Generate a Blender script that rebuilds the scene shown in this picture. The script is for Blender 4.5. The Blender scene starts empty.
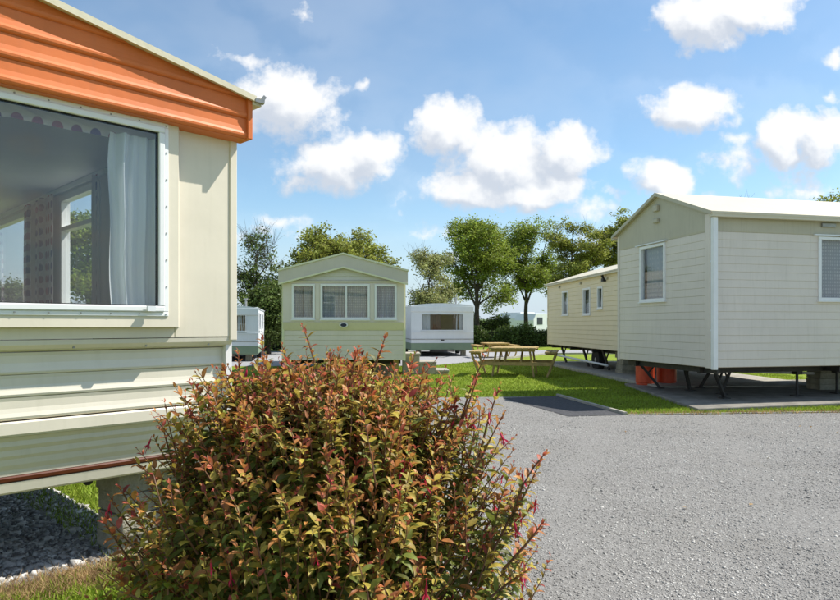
import bpy, math, random
import numpy as np
from mathutils import Vector, Matrix, Euler
R_ = math.radians
random.seed(7); rng = np.random.default_rng(11)
sc = bpy.context.scene
COL = sc.collection

# ------------------------------------------------------------------ camera
FPX, CAMH, CX, HZ = 653.3, 1.3, 420.0, 325.0       # focal length in photo pixels, eye height, centre column, horizon row
cam = bpy.data.cameras.new('camera'); camo = bpy.data.objects.new('camera', cam); COL.objects.link(camo)
cam.sensor_fit = 'HORIZONTAL'; cam.sensor_width = 36.0; cam.lens = 36.0*FPX/840.0
cam.shift_y = (HZ-300.0)/840.0; cam.clip_end = 6000; cam.clip_start = 0.05
camo.location = (0, 0, CAMH); camo.rotation_euler = (R_(90), 0, 0)
sc.camera = camo

def gp(px, py, z=0.0):
    d = FPX*(CAMH-z)/(py-HZ)
    return ((px-CX)/FPX*d, d)
def zz(py, d): return CAMH+(HZ-py)/FPX*d
def xx(px, d): return (px-CX)/FPX*d

# ------------------------------------------------------------------ sun and sky
SUN_AZ, SUN_EL = R_(76), R_(52)
sv = Vector((math.sin(SUN_AZ)*math.cos(SUN_EL), math.cos(SUN_AZ)*math.cos(SUN_EL), math.sin(SUN_EL)))
sun = bpy.data.lights.new('sun', 'SUN'); sun.energy = 4.4; sun.angle = R_(0.5); sun.color = (1.0, 0.95, 0.87)
suno = bpy.data.objects.new('sun', sun); COL.objects.link(suno); suno.rotation_euler = sv.to_track_quat('Z', 'Y').to_euler()
sc.view_settings.view_transform = 'Standard'; sc.view_settings.look = 'None'
sc.view_settings.gamma = 1.0; sc.view_settings.use_curve_mapping = False
sc.view_settings.exposure = 0.60

world = bpy.data.worlds.new('World'); sc.world = world; world.use_nodes = True
wt = world.node_tree; wt.nodes.clear()
def N(t, typ, **kw):
    n = t.nodes.new(typ)
    for k, v in kw.items(): setattr(n, k, v)
    return n
def VM(t, op, a=None, b=None, c=None):
    n = t.nodes.new('ShaderNodeVectorMath'); n.operation = op
    for i, s in enumerate((a, b, c)):
        if s is None: continue
        if isinstance(s, (tuple, list)): n.inputs[i].default_value = s
        else: t.links.new(s, n.inputs[i])
    return n.outputs['Value'] if op in ('LENGTH', 'DOT_PRODUCT', 'DISTANCE') else n.outputs['Vector']
def MA(t, op, a=None, b=None, c=None, clamp=False):
    n = t.nodes.new('ShaderNodeMath'); n.operation = op; n.use_clamp = clamp
    for i, s in enumerate((a, b, c)):
        if s is None: continue
        if isinstance(s, (int, float)): n.inputs[i].default_value = s
        else: t.links.new(s, n.inputs[i])
    return n.outputs[0]
def MR(t, v, a, b, c=0.0, d=1.0, smooth=True):
    n = t.nodes.new('ShaderNodeMapRange'); n.interpolation_type = 'SMOOTHSTEP' if smooth else 'LINEAR'
    t.links.new(v, n.inputs['Value'])
    for k, q in zip(('From Min', 'From Max', 'To Min', 'To Max'), (a, b, c, d)):
        n.inputs[k].default_value = q
    return n.outputs['Result']
# cumulus given by direction: (px, py, rx, ry, weight) in photo pixels -> tangent of azimuth / elevation
CL = [(285,100,62,34,1),(248,120,30,22,.9),(330,112,26,20,.9),(340,162,58,30,1),(376,146,24,22,1),(300,180,34,16,.9),
      (286,224,34,13,.85),(395,205,20,14,.55),(450,128,38,27,1),(505,158,60,36,1),(565,152,38,36,1),(470,188,52,20,1),(540,190,50,18,1),
      (590,214,42,15,.8),(690,110,44,25,1),(720,118,18,12,.9),(660,176,34,22,1),(782,138,34,30,1),(822,140,30,28,1),(745,165,46,20,.8),
      (800,178,48,18,.7),(704,20,46,32,1),(748,8,52,24,1),(838,58,16,16,.9),(830,100,16,10,.8),(299,15,17,15,.6),(240,58,50,12,.6),(362,80,15,14,.6),(455,228,50,14,.6),(620,196,26,10,.6),(805,188,60,12,.7),(600,238,64,16,.62),(268,236,50,14,.62),(460,258,46,12,.55),(735,140,40,14,.55),
      (700,196,60,14,.5),(430,232,60,12,.45)]
grp = bpy.data.node_groups.new('cloud_field', 'ShaderNodeTree')
grp.interface.new_socket('P', in_out='INPUT', socket_type='NodeSocketVector')
grp.interface.new_socket('D', in_out='OUTPUT', socket_type='NodeSocketFloat')
gi = N(grp, 'NodeGroupInput'); go = N(grp, 'NodeGroupOutput')
pd = gi.outputs[0]
acc = None
for (px, py, rx, ry, w) in CL:
    ru, rv = rx/FPX*1.12, ry/FPX*1.12; cu, cv = (px-CX)/FPX, (HZ-py)/FPX
    ln = VM(grp, 'LENGTH', VM(grp, 'MULTIPLY_ADD', pd, (1/ru, 1/rv, 0), (-cu/ru, -cv/rv, 0)))
    f = MA(grp, 'MULTIPLY', MA(grp, 'SUBTRACT', 1.0, ln), w) if w == 1 else MA(grp, 'SUBTRACT', w*.45, MA(grp, 'MULTIPLY', ln, .5))
    acc = f if acc is None else MA(grp, 'SMOOTH_MAX', acc, f, .12)
grp.links.new(acc, go.inputs[0])

tc = N(wt, 'ShaderNodeTexCoord'); sep = N(wt, 'ShaderNodeSeparateXYZ'); wt.links.new(tc.outputs['Generated'], sep.inputs[0])
sky = N(wt, 'ShaderNodeTexSky'); sky.sky_type = 'NISHITA'; sky.sun_disc = False
sky.sun_elevation = SUN_EL; sky.sun_rotation = SUN_AZ; sky.air_density = 1.0; sky.dust_density = .15; sky.ozone_density = 2.6
ys = MA(wt, 'MAXIMUM', sep.outputs['Y'], .08)
cmb = N(wt, 'ShaderNodeCombineXYZ')
wt.links.new(MA(wt, 'DIVIDE', sep.outputs['X'], ys), cmb.inputs[0]); wt.links.new(MA(wt, 'DIVIDE', sep.outputs['Z'], ys), cmb.inputs[1])
def cg(v):
    g = N(wt, 'ShaderNodeGroup'); g.node_tree = grp; wt.links.new(v, g.inputs[0]); return g.outputs[0]
nz = N(wt, 'ShaderNodeTexNoise'); nz.inputs['Scale'].default_value = 11; nz.inputs['Detail'].default_value = 3.5; nz.inputs['Roughness'].default_value = .6
wt.links.new(cmb.outputs[0], nz.inputs['Vector'])
pd = VM(wt, 'ADD', cmb.outputs[0], VM(wt, 'MULTIPLY', VM(wt, 'SUBTRACT', nz.outputs['Color'], (.5,.5,.5)), (.095,.07,0)))
nz2 = N(wt, 'ShaderNodeTexNoise'); nz2.inputs['Scale'].default_value = 24; nz2.inputs['Detail'].default_value = 6.5; nz2.inputs['Roughness'].default_value = .62
wt.links.new(cmb.outputs[0], nz2.inputs['Vector']); n2c = MA(wt, 'SUBTRACT', nz2.outputs[0], .5)
a0 = cg(pd); a1 = cg(VM(wt, 'ADD', pd, (.020, .034, 0)))
d0 = MA(wt, 'ADD', a0, MA(wt, 'MULTIPLY', n2c, 1.15))
# the same kind of clouds over the rest of the sky
gn = N(wt, 'ShaderNodeTexNoise'); gn.inputs['Scale'].default_value = 3.4; gn.inputs['Detail'].default_value = 4; gn.inputs['Roughness'].default_value = .58
wt.links.new(VM(wt, 'MULTIPLY', tc.outputs['Generated'], (1, 1, 1.9)), gn.inputs['Vector'])
gen = MA(wt, 'MULTIPLY', MA(wt, 'SUBTRACT', gn.outputs[0], .55), 3.2)
infront = MA(wt, 'MULTIPLY', MR(wt, sep.outputs['Y'], .45, .62), MR(wt, MA(wt, 'ABSOLUTE', sep.outputs['X']), .72, .58))
den = MA(wt, 'ADD', MA(wt, 'MULTIPLY', d0, infront), MA(wt, 'MULTIPLY', gen, MA(wt, 'SUBTRACT', 1.0, infront)))
alpha = MR(wt, den, -.10, .42)
shade = MR(wt, MA(wt, 'ADD', MA(wt, 'SUBTRACT', a1, a0), MA(wt, 'MULTIPLY', n2c, -1.1)), -.34, .36)
shade = MA(wt, 'MULTIPLY', shade, infront)
cc = N(wt, 'ShaderNodeMixRGB'); cc.inputs[1].default_value = (6.2, 6.2, 6.2, 1); cc.inputs[2].default_value = (3.9, 4.2, 4.7, 1); wt.links.new(shade, cc.inputs[0])
hzf = MR(wt, sep.outputs['Z'], .20, .0, 0, .92)   # pale haze low in the sky, all round
skm = N(wt, 'ShaderNodeMixRGB', blend_type='MULTIPLY'); skm.inputs[0].default_value = 1; skm.inputs[2].default_value = (.90, 1.01, .98, 1)
wt.links.new(sky.outputs[0], skm.inputs[1])
veil = MR(wt, gn.outputs[0], .35, .72, .05, .17)
mx = N(wt, 'ShaderNodeMixRGB'); wt.links.new(MA(wt, 'MAXIMUM', MA(wt, 'MULTIPLY', alpha, .94), veil), mx.inputs[0]); hzm = N(wt, 'ShaderNodeMixRGB'); wt.links.new(hzf, hzm.inputs[0]); wt.links.new(skm.outputs[0], hzm.inputs[1]); hzm.inputs[2].default_value = (3.6, 4.3, 5.0, 1); wt.links.new(hzm.outputs[0], mx.inputs[1]); wt.links.new(cc.outputs[0], mx.inputs[2])
bg = N(wt, 'ShaderNodeBackground'); bg.inputs['Strength'].default_value = .112; wt.links.new(mx.outputs[0], bg.inputs[0])
world.cycles.sampling_method = 'MANUAL'; world.cycles.sample_map_resolution = 512
wo = N(wt, 'ShaderNodeOutputWorld'); wt.links.new(bg.outputs[0], wo.inputs[0])

# ------------------------------------------------------------------ materials
MATS = {}
def mat(name, col, rough=.6, var=.08, scale=6.0, bump=0.0, bscale=80.0, spec=.4, streak=0.0, dirt=(.30,.27,.20), island=0.0, metal=0.0, trans=0.0):
    if name in MATS: return MATS[name]
    m = bpy.data.materials.new(name); m.use_nodes = True; t = m.node_tree
    b = t.nodes['Principled BSDF']; b.inputs['Roughness'].default_value = rough
    b.inputs['Specular IOR Level'].default_value = spec; b.inputs['Metallic'].default_value = metal
    co = N(t, 'ShaderNodeTexCoord')
    nz = N(t, 'ShaderNodeTexNoise'); nz.inputs['Scale'].default_value = scale; nz.inputs['Detail'].default_value = 6; nz.inputs['Roughness'].default_value = .65
    t.links.new(co.outputs['Object'], nz.inputs['Vector'])
    r = N(t, 'ShaderNodeMixRGB'); r.inputs[1].default_value = (*[c*(1-var) for c in col], 1); r.inputs[2].default_value = (*[min(1, c*(1+var)) for c in col], 1)
    t.links.new(MR(t, nz.outputs[0], .3, .7), r.inputs[0]); out = r.outputs[0]
    if streak > 0:
        mp = N(t, 'ShaderNodeMapping'); mp.inputs['Scale'].default_value = (9, 9, .7); t.links.new(co.outputs['Object'], mp.inputs[0])
        n2 = N(t, 'ShaderNodeTexNoise'); n2.inputs['Scale'].default_value = 3; n2.inputs['Detail'].default_value = 5; t.links.new(mp.outputs[0], n2.inputs['Vector'])
        s = N(t, 'ShaderNodeMixRGB'); s.inputs[2].default_value = (*dirt, 1); t.links.new(out, s.inputs[1])
        t.links.new(MR(t, n2.outputs[0], .48, .8, 0, streak), s.inputs[0]); out = s.outputs[0]
    if island > 0:
        g = N(t, 'ShaderNodeNewGeometry'); h = N(t, 'ShaderNodeHueSaturation')
        t.links.new(MR(t, g.outputs['Random Per Island'], 0, 1, 1-island, 1+island, False), h.inputs['Value'])
        t.links.new(MR(t, g.outputs['Random Per Island'], 0, 1, .5-.03*island, .5+.03*island, False), h.inputs['Hue'])
        t.links.new(out, h.inputs['Color']); out = h.outputs[0]
    t.links.new(out, b.inputs['Base Color'])
    if bump > 0:
        n3 = N(t, 'ShaderNodeTexNoise'); n3.inputs['Scale'].default_value = bscale; n3.inputs['Detail'].default_value = 4; t.links.new(co.outputs['Object'], n3.inputs['Vector'])
        bp = N(t, 'ShaderNodeBump'); bp.inputs['Strength'].default_value = bump; bp.inputs['Distance'].default_value = .02
        t.links.new(n3.outputs[0], bp.inputs['Height']); t.links.new(bp.outputs[0], b.inputs['Normal'])
    if trans > 0:
        tr = N(t, 'ShaderNodeBsdfTranslucent'); t.links.new(out, tr.inputs[0]); ms = N(t, 'ShaderNodeMixShader'); ms.inputs[0].default_value = trans
        t.links.new(b.outputs[0], ms.inputs[1]); t.links.new(tr.outputs[0], ms.inputs[2]); t.links.new(ms.outputs[0], t.nodes['Material Output'].inputs[0])
    MATS[name] = m; return m
def glass_mat():
    m = bpy.data.materials.new('window_glass'); m.use_nodes = True; t = m.node_tree; t.nodes.clear()
    tr = N(t, 'ShaderNodeBsdfTransparent'); tr.inputs[0].default_value = (.955, .965, .965, 1)
    gl = N(t, 'ShaderNodeBsdfGlossy'); gl.inputs['Roughness'].default_value = .015
    gm = N(t, 'ShaderNodeNewGeometry'); cs = MA(t, 'ABSOLUTE', VM(t, 'DOT_PRODUCT', gm.outputs['Incoming'], gm.outputs['Normal']))
    fr = MA(t, 'MULTIPLY_ADD', MA(t, 'POWER', MA(t, 'SUBTRACT', 1.0, cs), 5.0), .95, .045)
    mxs = N(t, 'ShaderNodeMixShader'); t.links.new(fr, mxs.inputs[0]); t.links.new(tr.outputs[0], mxs.inputs[1]); t.links.new(gl.outputs[0], mxs.inputs[2])
    o = N(t, 'ShaderNodeOutputMaterial'); t.links.new(mxs.outputs[0], o.inputs[0]); return m
def cloth_mat(name, col, dot=None, dscale=14.0, dsize=.3, see=.25, hstretch=1.0):
    """curtain cloth: thin, lets light through, with a printed dot pattern"""
    m = bpy.data.materials.new(name); m.use_nodes = True; t = m.node_tree; t.nodes.clear()
    co = N(t, 'ShaderNodeTexCoord'); src = (*col, 1)
    df = N(t, 'ShaderNodeBsdfDiffuse'); tl = N(t, 'ShaderNodeBsdfTranslucent')
    df.inputs[0].default_value = src; tl.inputs[0].default_value = src
    if dot:
        sp = N(t, 'ShaderNodeSeparateXYZ'); t.links.new(co.outputs['UV'], sp.inputs[0])
        a = MA(t, 'SUBTRACT', MA(t, 'FRACT', MA(t, 'MULTIPLY', sp.outputs[0], dscale)), .5)
        row = MA(t, 'MULTIPLY', sp.outputs[1], dscale*hstretch)
        b2 = MA(t, 'SUBTRACT', MA(t, 'FRACT', row), .5)
        rr = MA(t, 'SQRT', MA(t, 'ADD', MA(t, 'MULTIPLY', a, a), MA(t, 'MULTIPLY', b2, b2)))
        msk = MR(t, rr, dsize, dsize-.06)
        wn = N(t, 'ShaderNodeTexWhiteNoise', noise_dimensions='2D')
        fl = VM(t, 'FLOOR', VM(t, 'MULTIPLY', co.outputs['UV'], (dscale, dscale*hstretch, 0))); t.links.new(fl, wn.inputs['Vector'])
        dc = N(t, 'ShaderNodeMixRGB'); dc.inputs[1].default_value = (*dot[0], 1); dc.inputs[2].default_value = (*dot[1], 1); t.links.new(wn.outputs['Value'], dc.inputs[0])
        mm = N(t, 'ShaderNodeMixRGB'); mm.inputs[1].default_value = src; t.links.new(msk, mm.inputs[0]); t.links.new(dc.outputs[0], mm.inputs[2])
        t.links.new(mm.outputs[0], df.inputs[0]); t.links.new(mm.outputs[0], tl.inputs[0])
    ms = N(t, 'ShaderNodeMixShader'); ms.inputs[0].default_value = .4; t.links.new(df.outputs[0], ms.inputs[1]); t.links.new(tl.outputs[0], ms.inputs[2])
    tp = N(t, 'ShaderNodeBsdfTransparent'); m2 = N(t, 'ShaderNodeMixShader'); m2.inputs[0].default_value = see
    t.links.new(ms.outputs[0], m2.inputs[1]); t.links.new(tp.outputs[0], m2.inputs[2])
    o = N(t, 'ShaderNodeOutputMaterial'); t.links.new(m2.outputs[0], o.inputs[0]); return m

cream = mat('cream_paint', (.72,.66,.53), .42, .06, 1.1, .16, 3, .4, streak=.14, dirt=(.48,.43,.32))
cream_low = mat('cream_paint_lower', (.74,.685,.56), .27, .04, 2, .04, 9, .5, streak=.16, dirt=(.45,.43,.32))
orange = mat('orange_paint', (.64,.168,.045), .5, .11, 1.6, .22, 3.5, .28, streak=.16, dirt=(.42,.16,.08))
brown = mat('brown_stripe', (.12,.032,.012), .4, .15)
white = mat('white_trim', (.80,.81,.80), .35, .03, 4, spec=.5, streak=.05)
alu = mat('aluminium_trim', (.74,.76,.78), .28, .04, 5, spec=.6)
roofcream = mat('roof_cream', (.62,.565,.42), .5, .05, 1.2, .1, 20, streak=.12)
r_light = mat('siding_stone', (.71,.645,.565), .5, .04, 1.3, .10, 6, streak=.22, dirt=(.46,.42,.33))
r_dark = mat('siding_olive', (.49,.455,.345), .5, .04, 2, .08, 6, streak=.2, dirt=(.25,.22,.15))
r2_col = mat('siding_warm_cream', (.76,.66,.46), .5, .03, 2, .05, 40, streak=.10)
m_green = mat('siding_sage', (.70,.645,.555), .45, .03, 2, .05, 40, streak=.10)
m_greend = mat('sage_fascia', (.56,.525,.43), .45, .04, 2, .05, 40, streak=.12)
m_trim = mat('sage_cream_trim', (.70,.70,.48), .45, .04, 3, streak=.1)
m_grey = mat('gable_grey', (.62,.60,.53), .5, .03, 2, streak=.06)
w_white = mat('caravan_white', (.76,.79,.80), .4, .03, 2, .04, 30, streak=.08)
w_green = mat('caravan_green_skirt', (.22,.30,.20), .5, .05, 3, streak=.1)
dark = mat('dark_metal', (.035,.032,.030), .6, .3, 12)
steel = mat('galvanised_steel', (.33,.33,.32), .45, .15, 12, metal=.5)
rubber = mat('rubber', (.02,.02,.02), .85, .2)
concrete = mat('concrete', (.36,.34,.29), .9, .18, 5, .35, 60, .2, streak=.2, dirt=(.16,.15,.10))
slabm = mat('stained_shaded_slab', (.23,.215,.185), .9, .25, 3, .35, 60, .2, streak=.2, dirt=(.12,.12,.08))  # darker copy of the concrete: shade put into its colour, plus stain streaks
blockm = mat('concrete_block', (.34,.32,.25), .95, .22, 8, .6, 90, .15, streak=.25, dirt=(.14,.14,.09))
red = mat('gas_cylinder_red', (.70,.085,.03), .42, .12, 6, .05, 30, .45, streak=.1, dirt=(.4,.12,.06))
wood = mat('treated_pine', (.36,.265,.115), .75, .22, 9, .25, 60, .2, streak=.35, dirt=(.26,.22,.12))
wood_n = mat('new_pine', (.52,.36,.15), .7, .18, 9, .2, 60, .2, streak=.2, dirt=(.40,.28,.12))
inner = mat('interior_lining', (.80,.77,.75), .7, .03, 2)
inner_ceiling = mat('interior_ceiling', (.72,.73,.75), .5, .03, 2)
inner_dark = mat('interior_brown', (.16,.12,.09), .7, .15, 3)
seatm = mat('upholstery_brown', (.28,.19,.10), .9, .15, 20, .2, 200)
bark = mat('bark', (.085,.07,.055), .9, .3, 8, .5, 40, .1)
leaf_g = mat('leaf_fresh_green', (.25,.31,.05), .5, .25, .9, island=.45, trans=.45, spec=.25)
leaf_d = mat('leaf_dark_green', (.12,.165,.04), .5, .25, .9, island=.45, trans=.3, spec=.25)
leaf_y = mat('leaf_yellow_green', (.28,.30,.06), .5, .25, .9, island=.45, trans=.45, spec=.25)
leaf_w = mat('leaf_with_blossom', (.34,.35,.14), .6, .35, 1.5, island=.5, trans=.3, spec=.2)
grassm = mat('grass_blade', (.24,.32,.035), .6, .25, .8, island=.35, trans=.4, spec=.2)
drygrass = mat('dry_grass', (.42,.29,.15), .8, .3, 6, island=.4, trans=.3, spec=.1)
stone = mat('gravel_stone', (.355,.342,.318), .9, .22, 1.1, island=.42, spec=.25)
stone_l = mat('pale_gravel_stone', (.46,.445,.42), .85, .15, 30, island=.55, spec=.25)
stemm = mat('fuchsia_stem', (.17,.08,.045), .5, .2, 20)
fl1 = mat('fuchsia_leaf_green', (.175,.20,.038), .5, .3, 30, island=.45, trans=.38, spec=.4)
fl2 = mat('fuchsia_leaf_olive', (.41,.315,.06), .5, .3, 30, island=.4, trans=.38, spec=.4)
fl3 = mat('fuchsia_leaf_bronze', (.47,.195,.06), .5, .3, 30, island=.4, trans=.38, spec=.4)
fl4 = mat('fuchsia_leaf_red', (.44,.10,.06), .5, .3, 30, island=.4, trans=.38, spec=.4)
flm = mat('fuchsia_flower', (.52,.02,.07), .45, .2, 20, island=.2, trans=.25)
glass = glass_mat()
dotcloth = cloth_mat('polka_dot_curtain', (.72,.68,.70), ((.20,.16,.30), (.50,.22,.24)), 9, .33, .05)
lace = cloth_mat('white_net_curtain', (.82,.84,.86), None, see=.08)
net = cloth_mat('front_net_curtain', (.90,.94,.97), None, see=.03)
lace_dots = cloth_mat('lace_curtain', (.52,.54,.59), ((.80,.81,.83), (.64,.65,.69)), 17, .36, .12, 1.0)
greycurt = cloth_mat('grey_curtain', (.56,.60,.66), ((.70,.72,.75), (.62,.64,.68)), 10, .3, .06)
warmcurt = cloth_mat('warm_curtain', (.55,.46,.26), None, see=.02)

def ground_mat(name, kind):
    m = bpy.data.materials.new(name); m.use_nodes = True; t = m.node_tree; b = t.nodes['Principled BSDF']
    b.inputs['Roughness'].default_value = .95; b.inputs['Specular IOR Level'].default_value = .15
    co = N(t, 'ShaderNodeTexCoord')
    def nzz(s, d=6):
        n = N(t, 'ShaderNodeTexNoise'); n.inputs['Scale'].default_value = s; n.inputs['Detail'].default_value = d; n.inputs['Roughness'].default_value = .7
        t.links.new(co.outputs['Object'], n.inputs['Vector']); return n.outputs[0]
    def mixc(f, a, c):
        r = N(t, 'ShaderNodeMixRGB'); t.links.new(f, r.inputs[0])
        for i, q in ((1, a), (2, c)):
            if isinstance(q, tuple): r.inputs[i].default_value = (*q, 1)
            else: t.links.new(q, r.inputs[i])
        return r.outputs[0]
    if kind == 'grass':
        c = mixc(MR(t, nzz(.6), .35, .65), (.19,.27,.022), (.27,.33,.045))
        c = mixc(MR(t, nzz(14), .4, .75, 0, .6), c, (.12,.18,.018)); hs, bs, bd = 60, .8, .03
    elif kind == 'gravel':
        v = N(t, 'ShaderNodeTexVoronoi'); v.inputs['Scale'].default_value = 70; t.links.new(co.outputs['Object'], v.inputs['Vector'])
        bw = N(t, 'ShaderNodeRGBToBW'); t.links.new(v.outputs['Color'], bw.inputs[0])
        c = mixc(bw.outputs[0], (.20,.192,.18), (.34,.33,.31))
        c = mixc(MR(t, nzz(.8), .45, .75, 0, .35), c, (.22,.205,.175)); hs, bs, bd = 90, .9, .015
    else:
        v = N(t, 'ShaderNodeTexVoronoi'); v.inputs['Scale'].default_value = 40; t.links.new(co.outputs['Object'], v.inputs['Vector'])
        bw = N(t, 'ShaderNodeRGBToBW'); t.links.new(v.outputs['Color'], bw.inputs[0])
        c = mixc(bw.outputs[0], (.27,.27,.28), (.37,.37,.38)); c = mixc(MR(t, nzz(.5), .45, .75, 0, .4), c, (.30,.29,.27)); hs, bs, bd = 60, .4, .01
    t.links.new(c, b.inputs['Base Color'])
    bp = N(t, 'ShaderNodeBump'); bp.inputs['Strength'].default_value = bs; bp.inputs['Distance'].default_value = bd
    t.links.new(nzz(hs, 3), bp.inputs['Height']); t.links.new(bp.outputs[0], b.inputs['Normal']); return m
g_grass = ground_mat('grass_ground', 'grass'); g_gravel = ground_mat('gravel_ground', 'gravel'); g_road = ground_mat('road_surface', 'road')

# ------------------------------------------------------------------ helpers
def tag(o, label=None, cat=None, group=None, kind=None):
    if label: o['label'] = label
    if cat: o['category'] = cat
    if group: o['group'] = group
    if kind: o['kind'] = kind
    return o
def empty(name, loc, rz=0.0, label=None, cat=None, group=None):
    o = bpy.data.objects.new(name, None); o.empty_display_size = .2; COL.objects.link(o)
    o.location = loc; o.rotation_euler = (0, 0, rz); return tag(o, label, cat, group)
class MB:
    def __init__(s): s.v = []; s.f = []
    def poly(s, pts, faces):
        n = len(s.v); s.v += [tuple(p) for p in pts]; s.f += [tuple(i+n for i in f) for f in faces]; return s
    def hexa(s, b, t):
        """b, t: four lower and four upper corners, counter-clockwise from above"""
        return s.poly(list(b)+list(t), [(3,2,1,0),(4,5,6,7),(0,1,5,4),(1,2,6,5),(2,3,7,6),(3,0,4,7)])
    def box(s, x0, y0, z0, x1, y1, z1):
        return s.hexa([(x0,y0,z0),(x1,y0,z0),(x1,y1,z0),(x0,y1,z0)], [(x0,y0,z1),(x1,y0,z1),(x1,y1,z1),(x0,y1,z1)])
    def bar(s, a, b, w, h, up=(0,0,1)):
        a, b = Vector(a), Vector(b); d = (b-a).normalized(); u = Vector(up)
        if abs(d.dot(u)) > .97: u = Vector((1,0,0))
        r = d.cross(u).normalized()*w/2; q = r.cross(d).normalized()*h/2
        return s.hexa([a-r-q, a+r-q, b+r-q, b-r-q], [a-r+q, a+r+q, b+r+q, b-r+q])
    def tube(s, pts, rad, n=8, cap=True):
        pts = [Vector(p) for p in pts]; k = len(pts); rad = rad if isinstance(rad, (list, tuple)) else [rad]*k
        base = len(s.v)
        for i, p in enumerate(pts):
            d = (pts[min(i+1, k-1)]-pts[max(i-1, 0)]).normalized(); u = Vector((0,0,1)) if abs(d.z) < .9 else Vector((1,0,0))
            a = d.cross(u).normalized(); b = d.cross(a)
            for j in range(n):
                t = 2*math.pi*j/n; s.v.append(tuple(p+(a*math.cos(t)+b*math.sin(t))*rad[i]))
        for i in range(k-1):
            for j in range(n):
                s.f.append((base+i*n+j, base+i*n+(j+1) % n, base+(i+1)*n+(j+1) % n, base+(i+1)*n+j))
        if cap: s.f.append(tuple(base+j for j in range(n))); s.f.append(tuple(base+(k-1)*n+n-1-j for j in range(n)))
        return s
    def lathe(s, c, prof, n=20):
        base = len(s.v); k = len(prof)
        for r, z in prof:
            for j in range(n):
                t = 2*math.pi*j/n; s.v.append((c[0]+r*math.cos(t), c[1]+r*math.sin(t), c[2]+z))
        for i in range(k-1):
            for j in range(n): s.f.append((base+i*n+j, base+i*n+(j+1) % n, base+(i+1)*n+(j+1) % n, base+(i+1)*n+j))
        s.f.append(tuple(base+n-1-j for j in range(n))); s.f.append(tuple(base+(k-1)*n+j for j in range(n))); return s
    def build(s, name, m, parent=None, bevel=0.0, smooth=False, label=None, cat=None, group=None, kind=None):
        me = bpy.data.meshes.new(name); me.from_pydata(s.v, [], s.f); me.validate()
        me.materials.append(m); me.update()
        import bmesh
        b = bmesh.new(); b.from_mesh(me); bmesh.ops.recalc_face_normals(b, faces=b.faces); b.to_mesh(me); b.free()
        if smooth:
            me.polygons.foreach_set('use_smooth', [True]*len(me.polygons))
        o = bpy.data.objects.new(name, me); COL.objects.link(o)
        if parent: o.parent = parent
        if bevel > 0:
            md = o.modifiers.new('bevel', 'BEVEL'); md.width = bevel; md.segments = 2; md.limit_method = 'ANGLE'; md.angle_limit = R_(40)
        return tag(o, label, cat, group, kind)
def npmesh(name, verts, faces_flat, nper, mats, mat_idx=None, parent=None, smooth=False):
    """big meshes from numpy arrays; all faces have nper corners"""
    me = bpy.data.meshes.new(name); nv = len(verts); nf = len(faces_flat)//nper
    me.vertices.add(nv); me.vertices.foreach_set('co', np.ascontiguousarray(verts, dtype=np.float32).ravel())
    me.loops.add(nf*nper); me.loops.foreach_set('vertex_index', np.ascontiguousarray(faces_flat, dtype=np.int32))
    me.polygons.add(nf); me.polygons.foreach_set('loop_start', np.arange(0, nf*nper, nper, dtype=np.int32))
    for m in mats: me.materials.append(m)
    if mat_idx is not None: me.polygons.foreach_set('material_index', np.ascontiguousarray(mat_idx, dtype=np.int32))
    if smooth: me.polygons.foreach_set('use_smooth', np.ones(nf, dtype=bool))
    me.update(calc_edges=True)
    o = bpy.data.objects.new(name, me); COL.objects.link(o)
    if parent: o.parent = parent
    return o

class Face:
    """a wall plane: o lower left corner seen from outside, u along it, n outwards"""
    def __init__(s, o, u, n): s.o, s.u, s.n = Vector(o), Vector(u).normalized(), Vector(n).normalized()
    def p(s, u, z, d=0.0): return s.o+s.u*u+s.n*d+Vector((0,0,z))
def limits(u0, u1, ze, k, lift=0.0):
    """left and right ends of a gable wall at height z: eaves ze, slope k"""
    def f(z):
        if ze is None or z <= ze: return u0, u1
        q = (z-ze)/k; m = (u0+u1)/2
        return min(u0+q, m), max(u1-q, m)
    return f
def pieces(lim, za, zb, openings, extra=()):
    """split the strip za..zb into pieces round the openings"""
    zs = sorted({za, zb, *[e for e in extra if za < e < zb], *[q for o in openings for q in (o[2], o[3]) if za+1e-6 < q < zb-1e-6]})
    for c, d in zip(zs, zs[1:]):
        if d-c < 1e-5: continue
        (lc, rc), (ld, rd) = lim(c), lim(d)
        cuts = sorted([(o[0], o[1]) for o in openings if o[2] <= c+1e-6 and o[3] >= d-1e-6])
        a0, b0 = lc, ld
        for (x0, x1) in cuts:
            if x0 > a0+1e-6: yield c, d, a0, x0, x0, b0
            a0 = b0 = x1
        if rc > a0+1e-6: yield c, d, a0, rc, rd, b0
def wall(face, u0, u1, z0, z1, openings, m, parent, ze=None, k=.3, d0=-.045, d1=-.002, name='wall'):
    mb = MB(); lim = limits(u0, u1, ze, k); ex = (ze,) if ze else ()
    for c, d, a, b, e, f in pieces(lim, z0, z1, openings, ex):
        mb.hexa([face.p(a,c,d1), face.p(b,c,d1), face.p(b,c,d0), face.p(a,c,d0)], [face.p(f,d,d1), face.p(e,d,d1), face.p(e,d,d0), face.p(f,d,d0)])
    return mb.build(name, m, parent)
LAP = [(0, .003), (.06, .011), (.22, .010), (1, .004)]
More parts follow.
